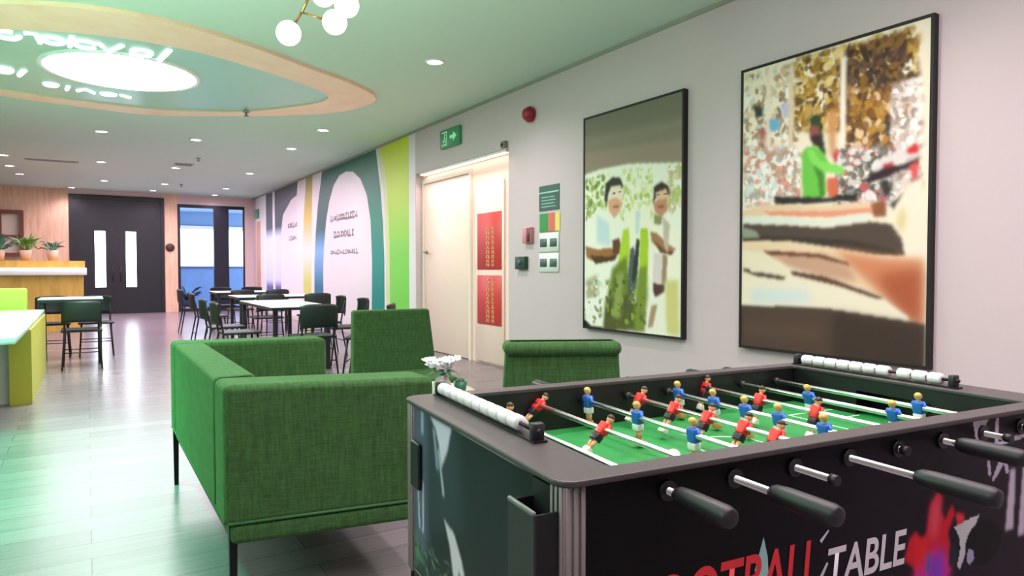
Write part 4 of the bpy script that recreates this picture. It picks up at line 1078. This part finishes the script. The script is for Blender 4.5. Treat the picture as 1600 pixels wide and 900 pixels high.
m.ring([(U(TL / 2) + .095 * math.cos(2 * PI * k / n), V_(TW / 2) + .095 * math.sin(2 * PI * k / n)) for k in range(n)], [(U(TL / 2) + .089 * math.cos(2 * PI * k / n), V_(TW / 2) + .089 * math.sin(2 * PI * k / n)) for k in range(n)], zz - 0.0004, zz)
m.build('pitch_lines', LINE, pitch)
INNER = mat('inner_wall_black', S(12, 10, 13), 0.5)
m = MB()
m.box(U(IU - .02), U(TL - IU + .02), V_(IV - .018), V_(IV - .002), 0.755, TZ - 0.010); m.box(U(IU - .02), U(TL - IU + .02), V_(TW - IV + .002), V_(TW - IV + .018), 0.755, TZ - 0.010)
for u0, u1 in ((IU - .018, IU - .002), (TL - IU + .002, TL - IU + .018)):
    m.box(U(u0), U(u1), V_(IV), V_(.27), 0.755, TZ - 0.010); m.box(U(u0), U(u1), V_(.49), V_(TW - IV), 0.755, TZ - 0.010); m.box(U(u0), U(u1), V_(.27), V_(.49), 0.825, TZ - 0.010)
m.build('inner_walls', INNER, ft)
# body panels
BODY = mat('body_black_laminate', S(16, 14, 20), 0.45)
m = MB(); m.box(U(0.03), U(TL - 0.03), V_(TW - 0.03), V_(TW - 0.015), ZB, TZ - 0.010); m.build('side_panel', BODY, ft)
m = MB(); m.box(U(TL - 0.03), U(TL - 0.015), V_(0.03), V_(TW - 0.03), ZB, TZ - 0.010); m.build('end_panel', BODY, ft)
m = MB(); m.box(U(0.03), U(TL - 0.03), V_(0.015), V_(0.03), ZB, TZ - 0.010); front = m.build('side_panel', BODY, ft); front['label'] = 'front panel with printed lettering'
m = MB(); m.box(U(0.015), U(0.03), V_(0.03), V_(TW - 0.03), ZB, TZ - 0.010); endp = m.build('end_panel', BODY, ft); endp['label'] = 'end panel with printed footballer'
m = MB(); m.box(U(0.03), U(TL - 0.03), V_(0.03), V_(TW - 0.03), ZB, ZB + 0.015); m.build('bottom_board', BODY, ft)
# printed laminate of the near end (v, z) -> s from far edge to near corner, t from the top
ez0, ez1 = ZB, TZ - 0.010
def es(v, z): return ((TW - 0.03 - v) / (TW - 0.06), (ez1 - z) / (ez1 - ez0))
E_ = lambda *pts: [es(*p) for p in pts]
EOPS = [
 ('p', (44, 50, 54), E_((.73, .85), (.03, .85), (.03, .46), (.73, .46)), 0),
 ('p', (96, 104, 124), E_((.74, .86), (.60, .86), (.62, .52), (.74, .50)), 4),
 ('p', (62, 72, 80), E_((.62, .86), (.44, .86), (.40, .66), (.60, .60)), 6),
 ('p', (46, 54, 52), E_((.50, .62), (.30, .60), (.30, .46), (.60, .46)), 6),
 ('p', (34, 36, 38), E_((.16, .86), (.03, .86), (.03, .46), (.12, .46)), 6),
 ('p', (214, 208, 226), E_((.600, .850), (.470, .850), (.495, .795), (.530, .752), (.545, .80), (.565, .83)), 1),
 ('p', (150, 158, 176), E_((.585, .83), (.570, .83), (.545, .745), (.560, .74)), 1),
 ('p', (196, 200, 216), E_((.552, .79), (.545, .79), (.512, .70), (.520, .69)), 1),
 ('p', (170, 176, 196), E_((.66, .855), (.645, .855), (.645, .80), (.66, .80)), 1),
 ('p', (208, 206, 222), E_((.690, .69), (.684, .69), (.672, .575), (.680, .57)), 1),
 ('p', (214, 210, 226), E_((.655, .69), (.648, .69), (.648, .572), (.656, .57)), 1),
 ('p', (216, 204, 214), E_((.515, .648), (.490, .640), (.455, .635), (.420, .600), (.395, .56), (.41, .545), (.43, .57), (.435, .53), (.40, .50), (.43, .50), (.462, .545), (.48, .60)), 1),
 ('p', (98, 140, 110), E_((.735, .56), (.65, .52), (.64, .485), (.735, .49)), 3),
 ('n', [(70, 92, 76), (54, 66, 58), (110, 124, 112)], E_((.73, .56), (.45, .56), (.45, .46), (.73, .46)), 30),
]
print_grid('printed_laminate', paint(EOPS, 190, 110, .55, 5, k=1.5), basis((U(0.0145), V_(TW - 0.03), ez1), (0, -1, 0), (0, 0, 1)), TW - 0.06, ez1 - ez0, PRINTG, endp)
# printed laminate of the front (u, z)
def fs_(u, z): return ((u - 0.03) / (TL - 0.06), (ez1 - z) / (ez1 - ez0))
F2 = lambda *pts: [fs_(*p) for p in pts]
FOPS = [
 ('p', (12, 8, 18), F2((.0, .86), (.45, .86), (.45, .46), (.0, .46)), 0),
 *[('p', (12 + int(20 * q / 12), 8 + int(18 * q / 12), 18 + int(19 * q / 12)), F2((.22 + .035 * q, .86), (1.4, .86), (1.4, .46), (.22 + .035 * q, .46)), 5) for q in range(1, 13)],
 ('p', (42, 35, 46), F2((.95, .80), (1.4, .86), (1.4, .46), (1.05, .46)), 10),
 ('p', (216, 204, 222), F2((1.02, .862), (1.085, .862), (1.075, .852), (1.062, .835), (1.060, .80), (1.036, .80)), 0),
 ('p', (206, 196, 214), F2((1.105, .855), (1.118, .855), (1.116, .80), (1.102, .80)), 0),
 ('p', (214, 206, 220), F2((1.09, .80), (1.30, .815), (1.30, .806), (1.09, .792)), 0),
 ('p', (196, 184, 206), F2((1.075, .765), (1.085, .765), (1.092, .735), (1.082, .728)), 0),
 ('p', (196, 184, 206), F2((1.120, .760), (1.145, .768), (1.16, .73), (1.15, .725), (1.138, .75), (1.10, .715), (1.095, .722)), 0),
 ('p', (206, 194, 212), F2((1.165, .735), (1.185, .735), (1.180, .60), (1.150, .60)), 1),
 ('p', (206, 194, 212), F2((1.215, .735), (1.235, .735), (1.225, .58), (1.20, .58)), 1),
 # splash of colour
 ('p', (214, 40, 56), F2((.815, .640), (.835, .652), (.850, .634), (.868, .640), (.880, .70), (.905, .722), (.918, .71), (.915, .68), (.93, .66), (.955, .69), (.962, .668), (.94, .63), (.95, .60), (.96, .56), (.90, .50), (.85, .52), (.83, .58), (.80, .60)), 1),
 ('p', (232, 96, 120), F2((.885, .69), (.91, .718), (.912, .68), (.90, .63), (.885, .63)), 2),
 ('p', (226, 50, 50), F2((.83, .64), (.87, .63), (.87, .57), (.835, .56)), 1),
 ('p', (206, 58, 170), F2((.83, .56), (.90, .60), (.94, .58), (.95, .50), (.84, .48)), 3),
 ('p', (140, 70, 200), F2((.88, .585), (.92, .60), (.93, .54), (.90, .52), (.88, .54)), 2),
 ('p', (60, 110, 170), F2((.872, .60), (.88, .60), (.88, .56), (.872, .56)), 1),
 ('p', (206, 204, 210), F2((.962, .640), (1.012, .648), (1.050, .652), (1.030, .618), (1.010, .60), (1.0, .57), (.985, .545), (.975, .555), (.985, .59), (.98, .615)), 0),
 ('p', (40, 48, 60), F2((.945, .60), (.965, .605), (.975, .58), (.965, .55), (.945, .56)), 1),
 ('p', (226, 70, 70), F2((.965, .668), (.99, .664), (1.0, .65), (.975, .64)), 1),
 # black ball with a white glint
 ('p', (6, 5, 8), F2(*[(1.068 + .066 * math.cos(k * PI / 12), .588 + .050 * math.sin(k * PI / 12)) for k in range(24)]), 0),
 ('p', (170, 166, 200), F2((1.012, .585), (1.03, .578), (1.035, .56), (1.02, .548), (1.008, .56)), 0),
]
print_grid('printed_laminate', paint(FOPS, 400, 120, .29, 6, k=1.7), basis((U(0.03), V_(0.0145), ez1), (1, 0, 0), (0, 0, 1)), TL - 0.06, ez1 - ez0, PRINTG, front)
def lettering(name, text, u0, u1, zb, zt, material, parent, shear=0.14, fat=0.018):
    c = bpy.data.curves.new('lettering_curve', 'FONT'); c.body = text; c.extrude = 0.0; c.shear = shear; c.offset = fat
    o = bpy.data.objects.new('lettering_tmp', c); COL.objects.link(o)
    dg = bpy.context.evaluated_depsgraph_get(); dg.update()
    me = bpy.data.meshes.new_from_object(o.evaluated_get(dg))
    bpy.data.objects.remove(o, do_unlink=True)
    xs = [v.co.x for v in me.vertices]; ys = [v.co.y for v in me.vertices]
    ax, bx, ay, by = min(xs), max(xs), min(ys), max(ys)
    for v in me.vertices:
        v.co = Vector((U(u0 + (v.co.x - ax) / (bx - ax) * (u1 - u0)), V_(0.0136), zb + (v.co.y - ay) / (by - ay) * (zt - zb)))
    me.materials.clear(); me.materials.append(material)
    r = bpy.data.objects.new(name, me); COL.objects.link(r); r.parent = parent
    return r
lettering('lettering', 'FOOTBALL', 0.135, 0.552, 0.600, 0.690, mat('red_ink', S(222, 44, 52), 0.4), front)['label'] = 'red lettering'
lettering('lettering', 'TABLE', 0.578, 0.805, 0.594, 0.664, mat('white_ink', S(226, 218, 226), 0.4), front)['label'] = 'white lettering'
m = MB(); F_ = basis((0, V_(0.0140), 0), (1, 0, 0), (0, 0, 1))
m.prism([(U(.395), .66), (U(.415), .715), (U(.425), .68), (U(.43), .62), (U(.42), .60)], 0.0002, F_)
m.build('teal_spike', mat('pale_teal_ink', S(150, 196, 192), 0.4), front)
m = MB(); m.prism([(U(.556), .684), (U(.578), .700), (U(.580), .697), (U(.560), .678)], 0.0002, F_); m.build('white_swoosh', mat('white_ink_soft', S(206, 200, 214), 0.4), front)
m = MB(); m.prism([(U(.548), .605), (U(.575), .640), (U(.579), .637), (U(.556), .60)], 0.0002, F_); m.build('white_swoosh', mat('white_ink_pale', S(206, 200, 214), 0.4), front)
# corner posts with upright ribs, and legs
for su, sv in ((0, 0), (0, 1), (1, 0), (1, 1)):
    fu = lambda q: U(q if su == 0 else TL - q)
    fv = lambda q: V_(q if sv == 0 else TW - q)
    def bx(mb, q0, q1, p0, p1): mb.box(min(fu(q0), fu(q1)), max(fu(q0), fu(q1)), min(fv(p0), fv(p1)), max(fv(p0), fv(p1)), ZB - 0.005, TZ - 0.0105, 0.0015, 1)
    m = MB(); bx(m, .012, .05, .012, .05)
    for q in (.014, .027, .040): bx(m, q, q + .008, .008, .013); bx(m, .008, .013, q, q + .008)
    m.build('corner_post', ALU, ft)
    m = MB(); x0, x1 = sorted((fu(.02), fu(.12))); y0, y1 = sorted((fv(.02), fv(.12)))
    m.box(x0, x1, y0, y1, 0.03, ZB, 0.006, 2, taper=(.8, .8)); lg = m.build('leg', BLACK, ft)
    m = MB(); m.cyl(((x0 + x1) / 2, (y0 + y1) / 2, 0), ((x0 + x1) / 2, (y0 + y1) / 2, 0.035), 0.032, n=20); m.build('foot', RUBBER, lg)
# ball-return tray and hand slot on the near end
TRAY = mat('tray_charcoal', S(34, 36, 37), 0.5); TRAYB = mat('tray_black', S(7, 7, 8), 0.6)
m = MB(); y0, y1 = V_(0.020), V_(0.105)
m.use(TRAY).box(U(-.034), U(-.030), y0, y1, 0.58, 0.822)
m.use(TRAYB).box(U(-.030), U(.0142), y0, y0 + .004, 0.58, 0.822); m.box(U(-.030), U(.0142), y1 - .004, y1, 0.58, 0.822); m.box(U(-.030), U(.0142), y0 + .004, y1 - .004, 0.58, 0.74)
m.box(U(.009), U(.0142), y0, y1, 0.80, 0.852)
m.build('ball_return', None, ft)
m = MB(); m.box(U(-.036), U(-.029), y0, y1, 0.820, 0.828, 0.002, 1); m.build('tray_lip', mat('tray_lip_lit', S(104, 108, 106), 0.4), ft)  # the tray's lit top edge is put into a lighter grey
m = MB(); m.box(U(0.004), U(0.0142), V_(0.655), V_(0.715), 0.665, 0.775, 0.005, 2); m.build('hand_slot', mat('slot_black', S(9, 9, 12), 0.45), ft)

# scoring racks: rail, two posts, ten beads
for u, side in ((0.085, 0), (TL - 0.085, 1)):
    m = MB(); m.cyl((U(u), V_(.215), TZ + .020), (U(u), V_(.735), TZ + .020), 0.0045, n=10)
    m.box(U(u) - .012, U(u) + .012, V_(.222), V_(.238), TZ, TZ + .034, 0.002, 1); m.box(U(u) - .012, U(u) + .012, V_(.716), V_(.732), TZ, TZ + .034, 0.002, 1)
    rk = m.build('scoring_rack', RUBBER, ft)
    m = MB(); m.box(U(u) - .014, U(u) + .014, V_(.215), V_(.735), TZ, TZ + 0.004); m.build('rack_base', BLACKPL, rk)
    for k in range(10):
        v0 = .710 - k * .0425 if side == 0 else .70 - k * .043 - (.02 if k > 6 else 0)
        m = MB(); m.lathe([(.004, 0), (.013, 0), (.0145, .004), (.0145, .030), (.013, .034), (.004, .034)], (U(u), V_(v0), TZ + .020), (0, -1, 0), 16)
        m.build('score_bead', WHITEP, rk)

# rods with players
SKIN = mat('player_skin', S(226, 176, 130), 0.5); HAIRB = mat('player_blond', S(214, 176, 90), 0.5); HAIRD = mat('player_dark_hair', S(60, 44, 36), 0.5)
BLU = mat('player_blue', S(42, 104, 196), 0.35); REDP = mat('player_red', S(222, 48, 46), 0.35); SHW = mat('player_white', S(236, 236, 230), 0.4); SHD = mat('player_dark_shorts', S(44, 26, 40), 0.4)
BOOTW = mat('player_boot', S(236, 232, 214), 0.4); BOOTO = mat('player_orange_boot', S(214, 150, 84), 0.4)
def player_mesh(shirt, shorts, hair, leg_, boot):
    m = MB()
    m.use(shirt).hexa([(-.010, -.0115, -.016), (.010, -.0115, -.016), (.010, .0115, -.016), (-.010, .0115, -.016)], [(-.010, -.0145, .016), (.010, -.0145, .016), (.010, .0145, .016), (-.010, .0145, .016)], 0.004, 2)
    for s in (-1, 1): m.tube([(0, s * .012, .013), (0, s * .0185, .002), (.003, s * .0165, -.010)], [.005, .005, .004], 7)
    m.use(leg_).cyl((0, 0, .012), (0, 0, .022), .005, n=8); m.sphere((0, 0, .028), .0092, n=10)
    m.use(hair).sphere((-.0015, 0, .031), .0092, 1, 1, .85, n=10)
    m.use(shorts).box(-.0095, .0095, -.012, .012, -.032, -.015, 0.003, 2)
    m.use(leg_)
    for s in (-1, 1): m.cyl((0, s * .006, -.030), (0, s * .0055, -.052), .0052, .0042, n=8)
    m.use(boot).hexa([(-.008, -.011, -.068), (.014, -.011, -.068), (.014, .011, -.068), (-.008, .011, -.068)], [(-.006, -.010, -.050), (.007, -.010, -.050), (.007, .010, -.050), (-.006, .010, -.050)], 0.003, 2)
    return m
pr_red = player_mesh(REDP, SHD, HAIRD, SKIN, BOOTW); pr_blue = player_mesh(BLU, SHW, HAIRB, SKIN, BOOTO)
def fin(mb, nm):
    me = bpy.data.meshes.new(nm); mb.bm.to_mesh(me); mb.bm.free()
    for q in mb.mats: me.materials.append(q)
    return me
ME_R = fin(pr_red, 'red_player'); ME_B = fin(pr_blue, 'blue_player')
RZ = 0.828
RODS = [  # u, team, tilt, players v, front end, back end, handle front/back
 (.203, 'r', 24, (.60,), -.010, .800, 'f', .118),
 (.345, 'r', 46, (.70, .405), -.068, .800, 'f', .122),
 (.487, 'b', -4, (.685, .47, .275), -.062, .87, 'b', .11),
 (.629, 'r', 34, (.65, .51, .39, .275, .185), -.118, .800, 'f', .130),
 (.771, 'b', -8, (.66, .52, .41, .305, .18), .004, .80, 'b', .11),
 (.913, 'r', 20, (.71, .50, .32), -.018, .800, 'f', .125),
 (1.055, 'b', -14, (.46, .215), -.03, .84, 'b', .11),
 (1.197, 'b', -6, (.245,), .004, .82, 'b', .11)]
for u, team, tilt, vs, f0, b0, side, hl in RODS:
    m = MB(); m.cyl((U(u), V_(f0), RZ), (U(u), V_(b0), RZ), 0.0062, n=14)
    rod = m.build('rod', CHROME, ft)
    for v in vs:
        o = bpy.data.objects.new('player', ME_R if team == 'r' else ME_B); COL.objects.link(o); o.parent = rod
        o.location = (U(u), V_(v), RZ); o.rotation_euler = (0, R(tilt), 0); o['label'] = 'red player' if team == 'r' else 'blue player'
    g0 = f0 if side == 'f' else b0; sg = -1 if side == 'f' else 1
    m = MB(); m.lathe([(0, 0), (.011, 0), (.0145, .008), (.0165, .03), (.0168, hl - .012), (.0145, hl - .002), (.010, hl), (0, hl)], (U(u), V_(g0), RZ), (0, sg, 0), 20)
    m.build('handle', RUBBER, rod)
    e0 = b0 if side == 'f' else f0; es_ = 1 if side == 'f' else -1
    m = MB(); m.cyl((U(u), V_(e0), RZ), (U(u), V_(e0) + es_ * .014, RZ), 0.009, n=14); m.build('end_cap', RUBBER, rod)
    for v0, v1 in ((0.008, 0.0145), (TW - 0.0145, TW - 0.008)):
        m = MB(); m.cyl((U(u), V_(v0), RZ), (U(u), V_(v1), RZ), 0.0165, n=18); m.build('bushing', BLACKPL, ft)
    for v in (IV + .012, TW - IV - .012):
        m = MB(); m.cyl((U(u), V_(v) - .010, RZ), (U(u), V_(v) + .010, RZ), 0.0105, n=14); m.build('rubber_stop', RUBBER, rod)
Mt = Matrix.Translation((cx, cy, 0)) @ Matrix.Rotation(a_, 4, 'Z')
p = Mt @ Vector((U(.475), V_(.325), 0.755 + .0165))
t = thing('small_ball', 'small white ball lying on the green pitch between the red and blue players', 'ball', (p.x, p.y, 0.755))
m = MB(); m.sphere((0, 0, .0165), .0165, n=16); m.build('shell', WHITEP, t)
bpy.context.view_layer.update()
